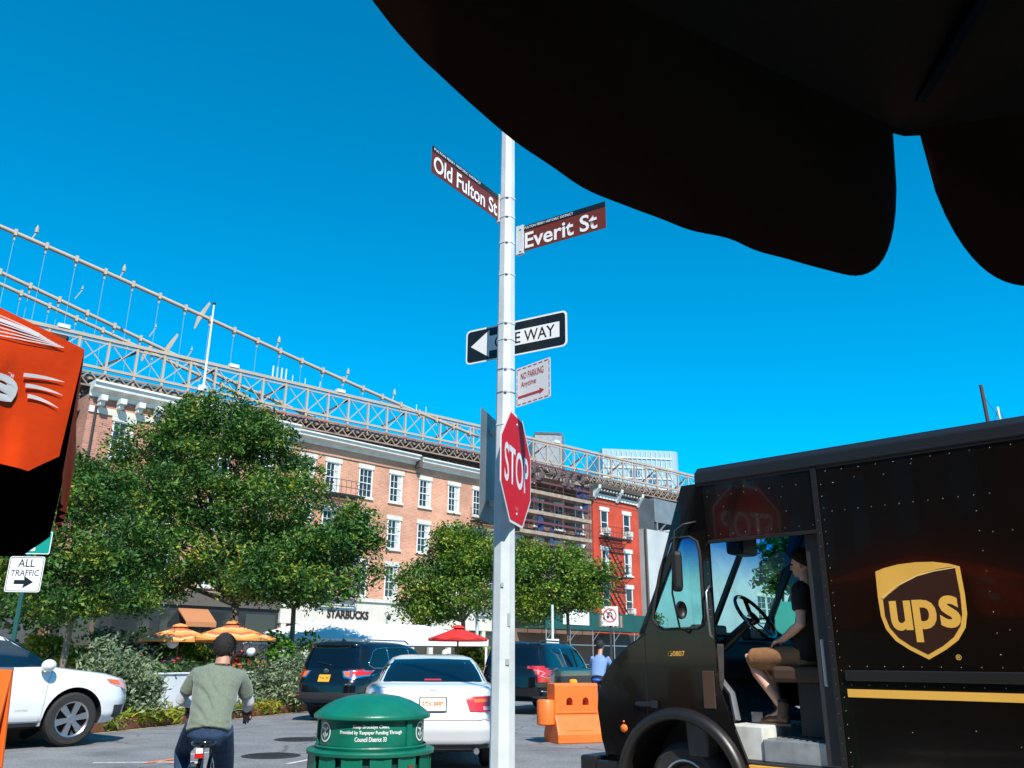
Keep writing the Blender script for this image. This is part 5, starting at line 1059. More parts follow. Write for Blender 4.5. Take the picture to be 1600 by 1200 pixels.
fire_escape(B_,2.0,5.0,[11.5,8.4,5.2],1); fire_escape(B_,15.2,17.6,[11.3,8.2,5.2],1)
b=MB(); b.box(0,18.6,-.42,-.002,4.95,5.18); b.box(0,18.6,-.30,-.003,3.55,4.95); b.box(0,18.6,-.36,-.004,3.45,3.55)
for k in range(12): b.box(.1+k*1.62,.42+k*1.62,-.34,-.005,.15,3.45)
b.build('shopfront','limestone',B_,bevel=.01)
for k in range(11): b=MB(); b.box(.46+k*1.62,1.68+k*1.62,-.12,-.08,.5,3.40); b.build('shop_window','pane',B_)
text('shop_sign','STARBUCKS','sign_starb',B_,frame((4.75,-.32,4.12),(1,0,0)),3.1,.50,bold=.03,extr=.03)
for x in (7.6,): b=MB(); b.tube([(x,-.32,4.3),(x,-.6,4.4),(x,-.75,4.2)],.03,6); b.sph((x,-.76,4.05),(.14,.14,.2),8,6); b.build('wall_lamp','iron_black',B_)
# D: building wrapped in scaffolding
D_=building('scaffolded_building',7.45,.15,'dark brick building hidden behind scaffolding, between the pale and the red brick building')
holes=[];wins=[]
for zl in (11.7,8.5,5.3):
    for x in (1.6,4.1,6.6,9.2): holes.append((x-.55,x+.55,zl,zl+2)); wins.append((x,zl,2))
wall_with_holes(D_,'brick_dark',10.85,14.6,13,holes)
for x,z,h in wins: window(D_,x,z,1.1,h,2,1,lm='cornice_white')
cornice(D_,0,10.8,15.0,'soffit',.5,.5)
S_=building('scaffold',7.6,-.25,'steel scaffold with timber decks and torn netting on the dark building','scaffold')
for i in range(6):
    for y in (-.25,-1.35): b=MB(); x=.2+i*1.62; b.tube([(x,y,5.0),(x,y,16.6 if i in(1,3,4) else 15.8)],.035,6); b.build('upright','scaf_red' if i%2 else 'iron_black',S_)
for z in (5.9,7.5,9.1,10.7,12.3,13.9,15.3):
    b=MB(); b.box(0,8.5,-1.35,-.35,z,z+.06); b.box(0,8.5,-1.42,-1.38,z-.02,z+.26); b.build('deck','plank',S_)
    b=MB(); b.box(0,8.5,-1.43,-1.39,z+.88,z+1.05); b.bar((0,-1.4,z+.5),(8.5,-1.4,z+.5),.03)
    for i in range(0,5,2): x=.2+i*1.62; b.bar((x,-1.37,z),(x+1.62,-1.37,z+1.55),.03); b.bar((x+1.62,-1.30,z),(x,-1.30,z+1.55),.03)
    b.build('guard_rail','scaf_red',S_)
b=MB(); random.seed(3)
for i in range(7):
    x=.1+i*1.18; rows=[]
    for j in range(6): rows.append([(x+k*.26,-1.5+.15*math.sin(k*1.7+j+i),16.0-j*(.15+.07*math.sin(i*2.1))+.25*math.sin(i*1.3+k*.8)*(j<4)) for k in range(6)])
    b.grid(rows)
b.build('debris_netting','net',S_)
mat('net_blue',(.02,.05,.16),.9)
for x,z,h in ((3.4,8.0,3.8),(4.6,6.2,2.6),(7.6,13.0,2.2),(6.9,14.3,1.3),(2.2,10.9,1.5)): b=MB(); b.grid([[(x+k*.2,-1.25+.1*math.sin(k+j),z+h*j/5) for k in range(4)] for j in range(6)]); b.build('tarpaulin','net_blue',S_)
# E: red painted building
E_=building('red_building',18.3,0,'bright red painted brick building with bracketed cornice and fire escape')
holes=[];wins=[]
for zl,hh in ((12.0,2.0),(8.65,1.95),(5.35,2.15)):
    for x in (1.55,4.75): holes.append((x-.5,x+.5,zl,zl+hh)); wins.append((x,zl,hh))
wall_with_holes(E_,'brick_red',6.55,15.1,13,holes)
for i,(x,z,h) in enumerate(wins): window(E_,x,z,1.0,h,1,1,lintel=.34,lw=.16,lm='cornice_white',curt=.4 if i in (2,3) else 0,ac=i in (0,1,5))
b=MB(); b.prism([(0,15.05),(-.12,15.05),(-.12,15.75),(-.72,15.85),(-.8,16.15),(-.78,16.2),(.3,16.2),(.3,15.1)],-.1,6.6,'x'); b.build('cornice','soffit',E_); b=MB(); b.box(-.05,6.6,-.16,-.121,15.06,15.42); b.build('frieze','cornice_white',E_)
for x in (.15,3.3,6.4): b=MB(); b.prism([(0,15.0),(-.14,14.9),(-.25,15.1),(-.75,15.75),(-.8,16.05),(-.1,16.05)],x-.16,x+.16,'x'); b.build('bracket','cornice_white',E_,bevel=.02)
for k in range(14): b=MB(); x=.55+k*.43; b.box(x-.05,x+.05,-.62,-.14,15.62,15.74); b.build('modillion','cornice_white',E_)
b=MB(); b.box(0,6.55,-.03,-.001,14.62,14.68); b.build('string_course','brick_dark',E_)
fire_escape(E_,.7,3.9,[11.6,8.3,5.2],1)
b=MB(); b.box(0,6.5,-.04,-.01,.3,3.6); b.build('shop_window','shop_dark',E_)
# green pavement shed in front
H_=building('pavement_shed',9.0,-1.3,'dark green plywood pavement shed below the scaffold and the red building','construction shed')
b=MB(); b.box(0,13.6,-1.6,1.1,3.75,3.9); b.box(0,13.6,-1.65,-1.6,3.7,5.05); b.build('parapet','shed_green',H_); b=MB(); b.box(6.1,9.2,-1.66,-1.655,4.0,4.95); b.build('opening','soffit',H_)
for k in range(6): b=MB(); x=6.3+k*.5; b.box(x,x+.2,-1.70,-1.665,4.0,4.9); b.build('board','plank',H_)
b=MB(); b.box(1.9,4.9,-1.70,-1.66,4.05,5.2); b.build('notice','win_white',H_)
for k in range(6): b=MB(); x=.15+k*2.65; b.tube([(x,-1.55,0),(x,-1.55,3.7)],.05,6); b.bar((x,-1.55,2.9),(x+.9,-1.55,3.7),.05); b.build('post','steel',H_)
b=MB(); b.bar((0,-1.55,2.6),(13.6,-1.55,2.6),.07); b.bar((0,-1.55,1.2),(13.6,-1.55,1.2),.06); b.build('rail','steel',H_)
# F: pale rendered building behind the truck
F_=building('grey_building',26.2,.3,'pale grey rendered building with rooftop plant, right of the red building')
wall_with_holes(F_,'grey_wall',30,13.2,12,[(19.6,23.6,5.6,8.2)])
window(F_,20.6,5.6,1.9,2.6,2,2); window(F_,22.65,5.6,1.9,2.6,2,2)
b=MB(); b.box(.2,3.0,1,4,13.2,16.4); b.build('roof_box','dark_metal',F_); b=MB(); b.box(3.1,8.6,1,4,14.3,16.6); b.box(3.4,3.6,1,1.2,13.2,14.3); b.box(8.2,8.4,1,1.2,13.2,14.3); b.bar((3.6,1.1,13.2),(5,1.1,14.3),.12); b.build('air_handler','duct_metal',F_)
b=MB(); b.tube([(0,-.1,0),(0,-.1,13.3)],.12,6); b.build('downpipe','soffit',F_)
# pavement on the far side
b=MB(); q=[fac(-45,-6),fac(60,-6),fac(60,16),fac(-45,16)]; b.prism([(p.x,p.y) for p in q],-.1,.27,'z'); tag(b.build('far_pavement','concrete'),kind='structure')
# green plywood fence on the right
fe=empty('plywood_fence',(9.5,31,0),R(20),'green plywood construction fence across the road, visible through the truck cab','fence')
for k in range(8): b=MB(); b.box(k*2.2,k*2.2+2.18,0,.05,.1,3.55); b.build('panel','fence_green',fe)
for k in range(9): b=MB(); b.box(k*2.2-.05,k*2.2+.05,.05,.15,0,3.5); b.build('post','wood',fe)
jb=empty('concrete_barrier',(9.0,29.6,0),R(20),'white concrete barrier at the foot of the green fence, seen through the cab','barrier'); b=MB(); b.prism([(-.35,0),(-.35,.2),(-.18,.5),(-.12,2.3),(.12,2.3),(.18,.5),(.35,.2),(.35,0)],0,16,'x'); b.build('shell','white_paint',jb)
# glass towers beyond
T1=empty('glass_tower',(42,262,0),R(8),'pale blue glass tower block with curved right corner beyond the bridge','tower')
b=MB(); pl_=[(-13,0)]+[(13-3+3*math.sin(R(a)),3-3*math.cos(R(a))) for a in range(0,91,15)]+[(13,20),(-13,20)]; b.prism(pl_,0,66.3,'z'); b.build('curtain_wall','tower_pane',T1,smooth=False)
for k in range(19): b=MB(); b.box(-13,10,-.35,-.02,4+k*3.3,4.35+k*3.3); b.build('spandrel','cornice_white',T1)
b=MB()
for k in range(15): b.box(-13+k*1.6,-12.85+k*1.6,-.42,-.36,0,66)
b.build('mullions','cornice_white',T1)
for x0,x1,z0,z1 in ((-12,-9,52,55.2),(-10,-6,48.4,51.6),(0,3,45,48),(2,5,55.4,58.4),(6,9.5,51.8,55),(-4,-1,56.6,59.5),(-12,-9,42,45),(4,8,48,50.5),(-3,1,50,53)): b=MB(); b.box(x0,x1,-.30,-.03,z0,z1); b.build('open_bay','tower_dark',T1)
T2=empty('grey_tower',(16,245,0),R(6),'dark grey rooftop block of a tower just right of the stop sign','tower'); b=MB(); b.prism([(-9,0),(-.8,0),(.9,5),(.9,18),(-9,18)],0,67.2,'z'); b.build('shaft','duct_metal',T2); b=MB(); b.box(-9,-.8,-.2,-.02,66.6,67.3); b.build('parapet','dark_metal',T2)
# ------------------------------------------------------------------ the suspension bridge
ba=R(49); bd_=V((math.sin(ba),math.cos(ba),0)); bp=V((-27.86,81,0)); br_=empty('suspension_bridge',tuple(bp),PI/2-ba,'tan steel suspension bridge approach with truss, cables and suspenders above the roofs','bridge')
x0,x1=-46,112; zt,zb=29.55,26.7; bay=1.0
sp=2.55
def truss(y,m1):
    ch=MB()
    for z,w_,h in ((zt,.34,.30),(zb,.26,.24),(zt-.42,.14,.12)): ch.bar((x0,y,z),(x1,y,z),w_,h)
    ch.build('chord',m1,br_)
    d=MB(); n=int((x1-x0)/sp); p=MB(); p.bar((0,y,zb-1.1),(0,y,zt),.20,.22); po=p.build('truss_post',m1,br_); po.location.x=x0
    q=MB(); q.bar((-.2*sp,y+.3,zb+.2),(sp*1.1,y+.3,zt-.3),.20); bo=q.build('stiffening_brace','bridge_dark',br_); bo.location.x=x0+sp
    for i in range(n+1):
        x=x0+i*sp
        if i: c=po.copy(); COL.objects.link(c); c.location.x=x
        if i<n: d.bar((x,y-.03,zb),(x+sp,y-.03,zt-.1),.085); d.bar((x+sp,y+.03,zb),(x,y+.03,zt-.1),.085)
        if i%3==1 and i>1: c=bo.copy(); COL.objects.link(c); c.location.x=x
    d.build('lattice','bridge_tan',br_)
truss(0,'bridge_tan'); truss(12.5,'bridge_tan')
b=MB()
for z,y in ((zb-.55,.0),(zb-1.05,.1),(zb-.9,12.5)): b.bar((x0,y,z),(x1,y,z),.2,.2)
n=int((x1-x0)/sp)
for i in range(n*2):
    x=x0+i*sp/2; b.bar((x,-.2,zb-1.8),(x+sp/2,-.2,zb-.5),.11); b.bar((x+sp/2,-.15,zb-1.8),(x,-.15,zb-.5),.11); b.bar((x,-.3,zb-1.2),(x,12.5,zb-1.2),.16,.2)
    b.bar((x,1.5,zb-2.0),(x+sp/2,5.5,zb-.8),.10); b.bar((x,6,zb-2.0),(x+sp/2,2,zb-.8),.10); b.bar((x,9.5,zb-1.7),(x+sp/2,11,zb-.8),.12)
for y in (-.2,3,6,9): b.bar((x0,y,zb-1.85),(x1,y,zb-1.85),.18,.16)
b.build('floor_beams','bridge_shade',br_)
b=MB(); b.box(x0,x1,.4,12,zb-.75,zb-.62); b.build('deck','bridge_dark',br_)
b=MB(); b.bar((2,-.4,zb-.75),(34,-.4,zb-.75),.07,.12); b.build('hand_rail','rail_red',br_)
# main cable: runs down to the deck and under the top chord to the right
def cable(pts,y,r,susp=True,bands=2.6,name='main_cable'):
    xs=[p[0] for p in pts]; zs_=[p[1] for p in pts]; f=lambda x:float(np.interp(x,X_,Z_))
    X_=np.linspace(xs[0],xs[-1],60); c=np.polyfit(xs,zs_,3 if len(pts)>3 else 2); Z_=np.polyval(c,X_)
    b=MB(); b.tube([(x,y,z) for x,z in zip(X_,Z_)],r,8); o=b.build(name,'bridge_tan',br_,smooth=True)
    x=xs[0]+.5; bo=None
    while x<xs[-1]:
        z=f(x)
        if bo is None: b=MB(); b.box(-.12,.12,-r-.06,r+.06,-r-.08,r+.10); b.box(-.055,.055,-.1,.1,-r-.55,-r); bo=b.build('cable_band','bridge_tan',o)
        else: bo=bo.copy(); COL.objects.link(bo)
        bo.location=(x,y,z)
        if susp and z>zt+.6: b=MB(); b.bar((x,y,z),(x,y,zt),.028); b.build('suspender','cable_wire',br_)
        x+=bands
    return f
C_A=[(-23.3,37.5),(-13.1,36.1),(3.3,32.8),(18.2,30.1),(31.3,28.2)]
C_A=[(-46,40.2)]+C_A
fA=cable(C_A,0,.21)
# unseen buildings added behind the viewer to darken reflections in paint and glass
for (x,y,rz,L,H,m) in ((-22,-9,R(8),20,8.2,'brick_dark'),(-1,-9.5,R(0),16,7.2,'brick_left')):
    Z_b=empty('cafe_building',(x,y,0),rz,['low dark brick building on the near side, to the left behind the viewer','low brown brick cafe building directly behind the terrace and the viewer'][x>-5],'building'); wall_with_holes(Z_b,m,L,H,6,[])
    Z_b.rotation_euler.z=rz
    b=MB(); b.box(.1,L-.1,6,6.25,.2,3.2); b.build('shopfront','shop_dark',Z_b); b=MB(); b.box(0,L,6,6.4,H-.5,H); b.build('cornice','soffit',Z_b)
    for k in range(int(L/3)): b=MB(); b.box(.8+k*3,2.0+k*3,6,6.08,4.2,6.2); b.build('window','pane',Z_b)
N_=building('brick_building',-61,.6,'plain brown brick building far to the left beyond the grey building'); hl=[(x-.55,x+.55,z,z+1.9) for x in (3,7,11,15,19,23) for z in (4.5,8,11.4)]
wall_with_holes(N_,'brick_left',26.5,15,12,hl)
for h in hl: window(N_,(h[0]+h[1])/2,h[2],1.1,1.9,2,1)
cornice(N_,0,26.5,15.3,'duct_metal',.5,.5)
cable([(-46,39.5),(-22.1,35.1),(-16.5,33.9),(-10.3,32.2),(-5.7,31.0),(0,29.8),(8,28.2),(20,26)],4.2,.20,bands=2.6)
cable([(-46,40),(-21.4,35.5),(-16.8,34.7),(-11.1,33.3),(-7.7,32.4),(0,30.6),(12,27.9),(24,25.5)],8.4,.20,bands=2.6)
b=MB()
for x in (-20.8,-13.0,3.4,12.0,18.3): z=fA(x); b.bar((x,0,z),(x+.25,0,z+.8),.09); b.lathe([(.0,0),(.17,.05),(.15,.45),(0,.85)],8,(x+.3,0,z+.8))
for x,y,z in ((-15.6,4.2,34.4),(-8.3,4.2,32.4),(-4.4,4.2,30.9)): b.bar((x,y,z),(x+.5,y,z+1.1),.08); b.lathe([(0,0),(.12,.05),(.0,.5)],8,(x+.5,y,z+1.1))
b.build('cable_lamps','bridge_tan',br_)
for x,y,z,h in ((-4.9,-.05,34.2,1.5),(-6.3,4.1,31.6,1.5),(-7.2,8.3,32.0,1.0)):
    b=MB(); b.M=Matrix.Translation((x,y,z))@Matrix.Rotation(R(16),4,'Y'); b.prism([(-.12,-h),(-.28,-.3),(-.22,.4),(.12,h*1.3),(.32,h*1.2),(.2,.3),(.1,-.3),(0,-h)],-.06,.06); b.build('cable_guard','bridge_tan',br_)
for x in (-16.9,-.9,11.5,45): b=MB(); b.box(x-.5,x+.5,-.25,.25,zt+.15,zt+.5); b.build('junction_box','cornice_white',br_)
b=MB(); 
for x in (3.5,4.0,4.5,5.0): b.bar((x,.3,zt),(x,.3,zt+1.5),.12)
for x in (5.8,7.3,9.1,22,23.4): b.bar((x,.3,zt),(x,.3,zt+1.0),.06)
b.build('antennas','cornice_white',br_)
for x in (-30,5,40,75):
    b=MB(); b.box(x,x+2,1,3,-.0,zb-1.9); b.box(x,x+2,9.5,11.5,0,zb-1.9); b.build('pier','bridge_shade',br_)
# ------------------------------------------------------------------ trees
leaf_mat('leaf_locust',(.011,.046,.013),(.062,.165,.024),(.36,.36,.035)); leaf_mat('leaf_maple',(.014,.050,.010),(.105,.21,.020),(.38,.38,.04)); leaf_mat('leaf_dark',(.012,.035,.014),(.04,.095,.025),(.10,.15,.03))
leaf_mat('leaf_grey',(.08,.12,.06),(.22,.28,.15),(.38,.40,.20)); leaf_mat('leaf_yellow',(.05,.11,.01),(.22,.28,.02),(.50,.26,.03)); leaf_mat('leaf_bright',(.04,.12,.012),(.12,.26,.03),(.25,.36,.05))
mat('bark',(.10,.075,.055),.9,var=.35,scale=9,bump=.6,bscale=30); mat('bark_pale',(.21,.165,.12),.9,var=.3,scale=9,bump=.5,bscale=30)
def leaves(parent,name,blobs,n,size,m,seed=0,clump=.42,per=46,shell=.55,droop=.0,aspect=1.7,hole=-2,hs=.9):
    rg=np.random.default_rng(seed); vol=np.array([b[3]*b[4]*b[5] for b in blobs])**.75; vol/=vol.sum(); nc=max(3,n//per)
    bi=rg.choice(len(blobs),nc,p=vol); d=rg.normal(size=(nc,3)); d/=np.linalg.norm(d,axis=1)[:,None]; rr=shell+(1-shell)*rg.random(nc)**.6; rr*=np.where(rg.random(nc)<.12,1.10,1)
    B=np.array(blobs)[bi]; C=B[:,:3]+d*B[:,3:6]*rr[:,None]
    from mathutils import noise as MN
    if hole>-1:
        keep=np.array([MN.noise(V(c)*hs+V((seed*3.1,0,0)))>hole for c in C]); C=C[keep]; nc=len(C)
    ci=np.repeat(np.arange(nc),per); N=len(ci); o=rg.normal(size=(N,3))*clump*np.array([.62,.62,.36])*(.6+.8*rg.random(nc))[ci][:,None]; P=C[ci]+o; P[:,2]-=droop*np.linalg.norm(o[:,:2],axis=1)
    nr=rg.normal(size=(N,3)); nr[:,2]=abs(nr[:,2])+.35; nr/=np.linalg.norm(nr,axis=1)[:,None]
    t=rg.normal(size=(N,3)); t-=nr*(t*nr).sum(1)[:,None]; t/=np.linalg.norm(t,axis=1)[:,None]; q=np.cross(nr,t); s=size*(.6+.8*rg.random(N))[:,None]
    a=t*s*aspect/2; c=q*s/2
    vs=np.stack([P-a,P-c*.9+a*.1,P+a,P+c*.9+a*.1],1).reshape(-1,3)
    me=bpy.data.meshes.new(name); me.vertices.add(4*N); me.vertices.foreach_set('co',vs.astype(np.float32).ravel()); me.loops.add(4*N); me.loops.foreach_set('vertex_index',np.arange(4*N,dtype=np.int32)); me.polygons.add(N); me.polygons.foreach_set('loop_start',np.arange(0,4*N,4,dtype=np.int32)); me.update(calc_edges=True)
    me.materials.append(MAT[m]); ob=bpy.data.objects.new(name,me); COL.objects.link(ob); ob.parent=parent; return ob,C
def tree(name,x,y,label,trunk_h,tr,blobs,n,size,m,seed,bark='bark',lean=(0,0),cat='tree',group=None,**k):
    r=empty(name,(x,y,.14),0,label,cat,group); rg=random.Random(seed); b=MB(); top=V((lean[0],lean[1],trunk_h))
    b.tube([(0,0,0),(lean[0]*.2,lean[1]*.2,trunk_h*.3),(lean[0]*.6+.03,lean[1]*.6,trunk_h*.7),top],[tr*1.25,tr,tr*.88,tr*.75],10)
    cr,C=leaves(r,'crown',blobs,n,size,m,seed,**k)
    for bl in blobs:
        c=V(bl[:3]); s=top.copy(); mid=s.lerp(c,.5)+V((rg.uniform(-.2,.2),rg.uniform(-.2,.2),rg.uniform(-.3,.1)))*.8; b.tube([s-V((0,0,.1)),mid,c],[tr*.6,tr*.4,tr*.15],7)
        for j in range(5):
            e=c+V((rg.uniform(-1,1)*bl[3],rg.uniform(-1,1)*bl[4],rg.uniform(-.7,.9)*bl[5]))*.8; b.tube([mid.lerp(c,rg.uniform(.1,.9)),mid.lerp(e,.6)+V((0,0,.15)),e],[tr*.25,tr*.16,tr*.05],5)
    b.build('trunk',bark,r,smooth=True); return r
def px(x,y,D):
    a=(x-800)/F; b_=-(y-600)/F; d=fw+rt*a+up*b_; k=D/d.y; return V((0,0,EYE))+d*k
def blob(x,y,D,rx,ry,base,dd=1.0):   # screen measurements turned into a crown lobe relative to the trunk foot
    c=px(x,y,D); k=(c-V((0,0,EYE))).length; sc=D/1370; return (c.x-base[0],c.y-base[1],c.z-.14,rx*sc,rx*sc*dd,ry*sc*.93)
for (bd,c),s in ((HAIR_AT,1.0),):
    h_,_=leaves(bd,'hair_tufts',[(c.x,c.y,c.z,.099*s,.089*s,.108*s)],2600,.011,'hair_dark',31,clump=.006,per=13,shell=.97,aspect=2.4)
bA=(-11.2,22.0); tree('honey_locust_tree',*bA,'leafy locust tree with slim pale trunk behind the white crossover',3.0,.085,[blob(*q,bA) for q in ((95,850,22,78,55),(150,780,23,75,55),(50,900,22,60,40),(190,860,22,80,60),(100,935,21.5,70,28),(180,925,22,65,30),(125,740,23.5,45,35),(20,860,23,50,60))],36000,.062,'leaf_locust',1,'bark_pale',droop=.25,per=70,clump=.36,aspect=2.2,shell=.35,hole=-.42,hs=.85)
bM=(-9.6,30.0); tree('honey_locust_tree',*bM,'tallest leafy tree rising above the roof in front of the left brick building',3.2,.17,[blob(*q,bM) for q in ((350,636,30,55,46),(300,650,30,45,42),(400,668,30,48,42),(345,690,29.5,75,60),(285,690,30,65,60),(225,695,30,58,42),(410,700,30,70,58),(185,740,30,45,45),(300,770,29,95,60),(420,790,29,85,60),(240,820,29,80,55),(350,860,29,100,50),(465,745,30,48,48),(455,850,30,60,50),(250,900,29,80,35))],80000,.074,'leaf_locust',2,droop=.25,per=80,clump=.42,aspect=2.2,shell=.35,hole=-.42,hs=.7)
bB=(-6.75,26.8); tree('honey_locust_tree',*bB,'leafy tree with slender trunk right behind the black SUV with the yellow plate',2.9,.09,[blob(*q,bB) for q in ((445,880,26.5,72,42),(515,850,26.5,60,45),(560,885,26.5,45,30),(490,915,26,70,28),(570,835,27,30,24),(400,910,26,55,25),(545,810,27,35,25),(590,862,27,18,24))],32000,.068,'leaf_locust',3,'bark_pale',droop=.3,per=70,clump=.34,aspect=2.2,shell=.35,hole=-.22,hs=.8)
bC=(-2.05,37.5); tree('street_tree',*bC,'dense green tree beside the red umbrella, left of the street pole',3.0,.12,[blob(*q,bC) for q in ((700,880,37.5,60,45),(660,900,37,50,40),(740,865,38,55,42),(710,840,38,38,22),(650,935,37,42,28),(720,930,37,70,35),(770,900,38,50,45),(665,958,36.5,38,16))],42000,.09,'leaf_maple',4,'bark_pale',clump=.42,per=70,shell=.4,hole=-.20,hs=.6)
bD=(2.75,41.5); tree('street_tree',*bD,'tree with a thin trunk right of the street pole, in front of the scaffold',3.6,.10,[blob(*q,bD) for q in ((850,890,41,60,40),(815,870,41,45,30),(905,905,41,48,28),(870,930,40.5,60,32),(930,890,41,28,20),(830,950,41,50,26),(885,865,42,30,18),(915,940,41,30,16),(800,930,42,35,30))],36000,.09,'leaf_maple',5,'bark_pale',clump=.42,droop=.3,per=70,shell=.4,hole=-.12,hs=.6)
bE=(-14.5,30); tree('background_tree',*bE,'dark shaded tree low behind the other trees at the far left',3.0,.12,[blob(*q,bE) for q in ((60,940,30,70,45),(130,900,31,60,50),(20,900,30,40,50))],5500,.13,'leaf_dark',6)
bF=(14.2,45); tree('background_tree',*bF,'green tree seen through the truck cab above the green fence',3.5,.15,[blob(*q,bF) for q in ((1250,890,45,50,50),(1225,850,45,40,40),(1280,840,46,50,50),(1205,905,45,25,28))],6500,.17,'leaf_maple',7)
bG=(6.75,52); tree('creeper',fac(26.2,-.3).x,fac(26.2,-.3).y,'green creeper at the foot of the grey building beside the red one',1.5,.05,[(0.1,0,3.2,.5,.4,2.2),(.5,.1,2.0,.7,.4,1.6)],1800,.16,'leaf_maple',8,cat='plant')
# shrubs
def shrub(x,y,label,blobs,n,size,m,seed,cat='shrub',name='shrub',stem='bark',**k):
    r=empty(name,(x,y,.15),0,label,cat,None); leaves(r,'foliage',blobs,n,size,m,seed,**k); b=MB(); rg=random.Random(seed)
    for i in range(9):
        bl=rg.choice(blobs); e=V(bl[:3])+V((rg.uniform(-.8,.8)*bl[3],rg.uniform(-.8,.8)*bl[4],rg.uniform(.2,1.15)*bl[5])); b.tube([(rg.uniform(-.1,.1),rg.uniform(-.1,.1),0),(e.x*.5,e.y*.5,e.z*.6),e],[.014,.010,.004],5)
    b.build('stems',stem,r); return r
def rel(base,qs): return [(c[0],c[1],c[2],c[3],c[4],c[5]) for c in (blob(*q,base) for q in qs)]
s1=(-7.95,18.4); shrub(*s1,'large grey green shrub on the kerb right of the white crossover',rel(s1,((203,1078,18.4,40,38),(185,1050,18.8,35,32),(218,1100,18.2,26,16),(165,1030,19.2,22,30),(205,1045,18.7,26,25))),7000,.055,'leaf_grey',11,clump=.22,aspect=2.4)
s2=(-6.2,23.5); shrub(*s2,'bushy grey green shrub behind the cyclist, left of the black SUV',rel(s2,((440,1080,23.4,42,30),(415,1060,24,35,32),(462,1055,24,30,32),(400,1095,23,25,15))),7000,.055,'leaf_grey',12,clump=.22,aspect=2.4)
s3=(-12.2,24); shrub(*s3,'yellow and orange leaved shrub at the slim trunk behind the white crossover',rel(s3,((80,1015,23.5,35,18),(65,1005,24,28,14),(110,1030,23,25,16),(135,1040,23,20,14))),2600,.075,'leaf_yellow',13,clump=.2)
s4=(-9.9,26.5); shrub(*s4,'rounded bright green shrub under the orange umbrella',rel(s4,((262,1020,26.5,20,15),(290,1015,26.5,15,18))),1600,.075,'leaf_bright',14,clump=.18)
s5=(-9.2,27.2); shrub(*s5,'upright yellow green potted shrub left of the cyclist head',rel(s5,((305,1012,27,16,22),(325,1030,27,14,12))),1300,.075,'leaf_yellow',15,clump=.18)
s6=(-10.6,25.2); shrub(*s6,'loose dark green bush behind the grey green shrub',rel(s6,((170,1000,26,30,22),(215,1005,26,32,26),(195,1030,25,40,20))),2200,.075,'leaf_dark',16,clump=.25)
s7=(-.9,33.5); shrub(*s7,'flowering bush between the white saloon roof and the street pole',rel(s7,((745,1030,33,22,22),(735,1015,34,16,18))),2200,.09,'leaf_yellow',17,clump=.3)
s8=(-7.3,26.5); shrub(*s8,'young sparse bush beside the marquee behind the cyclist',rel(s8,((425,1000,26.5,18,22),(480,1003,26.5,16,16),(450,1020,26,26,16))),1300,.08,'leaf_bright',18,clump=.22)
s9=(-7.7,18.6); b=shrub(*s9,'low yellow flowers in front of the white wall at left',rel(s9,((212,1033,19.5,10,8),(222,1118,18.3,25,6),(245,1120,18.5,18,5))),900,.06,'leaf_yellow',19,clump=.12,cat='flowers',name='flower_patch')
# planting strip on the wall: hedge with red flowers
hgp=V((-8.45,20.2)); r=empty('hedge',(hgp.x,hgp.y,.98),0,'low dark hedge with red blooms on top of the white wall','hedge'); leaves(r,'foliage',[(-.4+i*.42,.2+i*.78,.22,.36,.4,.16) for i in range(9)],3600,.06,'leaf_dark',21,clump=.15)
mat('bloom_red',(.6,.05,.04),.7); leaves(r,'blooms',[(-.4+i*.42,.2+i*.78,.32,.36,.4,.10) for i in range(9)],110,.06,'bloom_red',22,clump=.3,per=4)
fr=empty('flower_pot',(-7.75,25.6,.15),0,'white planter with red flowers right of the cyclist','planter'); b=MB(); b.prism([(-.30,0),(.30,0),(.36,.95),(-.36,.95)],-.3,.3); b.build('pot','white_paint',fr,bevel=.02); leaves(fr,'blooms',[(0,0,1.25,.40,.3,.25)],260,.07,'bloom_red',23,clump=.15,per=10); leaves(fr,'foliage',[(0,0,1.15,.42,.3,.25)],500,.07,'leaf_bright',24,clump=.15)
# grass strip along the kerb
r,_=leaves(None,'grass_strip',[(-7.75+i*.24,17.3+i*.78,.30,.3,.4,.07) for i in range(9)],5000,.035,'leaf_yellow',25,clump=.16,aspect=5); tag(r,kind='stuff')
# white wall, screens
wl=empty('low_wall',(-8.75,19.0,.16),math.atan2(1,.36),'low white rendered planter wall behind the kerb and the cyclist','low wall')
b=MB(); b.box(0,8.8,0,.28,0,.92); b.build('wall','wall_white',wl,bevel=.01)
b=MB(); b.box(-.05,8.85,-.03,.31,.921,.96); b.build('coping','white_paint',wl,bevel=.01)
# marquee
mq=empty('marquee',(-5.05,31.5,.15),R(6),'long white marquee tent with hipped roof over the cafe terrace','marquee')
mat('canvas',(.78,.80,.80),.8,var=.03,scale=1); Lx,Ly=4.1,1.9
b=MB(); rd=[(-2.2,0,2.62),(1.9,0,2.50)]; e=[(-Lx,-Ly,1.98),(Lx,-Ly,1.98),(Lx,Ly,1.98),(-Lx,Ly,1.98)]
b.add(rd+e,[(2,3,1,0),(3,4,1),(4,5,0,1),(5,2,0)]); b.build('roof','canvas',mq)
b=MB(); b.box(-Lx,Lx,-Ly-.02,-Ly,1.76,1.98); b.box(-Lx,Lx,Ly,Ly+.02,1.76,1.98); b.box(-Lx-.02,-Lx,-Ly,Ly,1.76,1.98); b.box(Lx,Lx+.02,-Ly,Ly,1.76,1.98); b.build('valance','canvas',mq)
for x in (-Lx+.05,-1.4,1.4,Lx-.05):
    for y in (-Ly+.05,Ly-.05): b=MB(); b.box(x-.035,x+.035,y-.035,y+.035,0,1.95); b.build('leg','white_paint',mq)
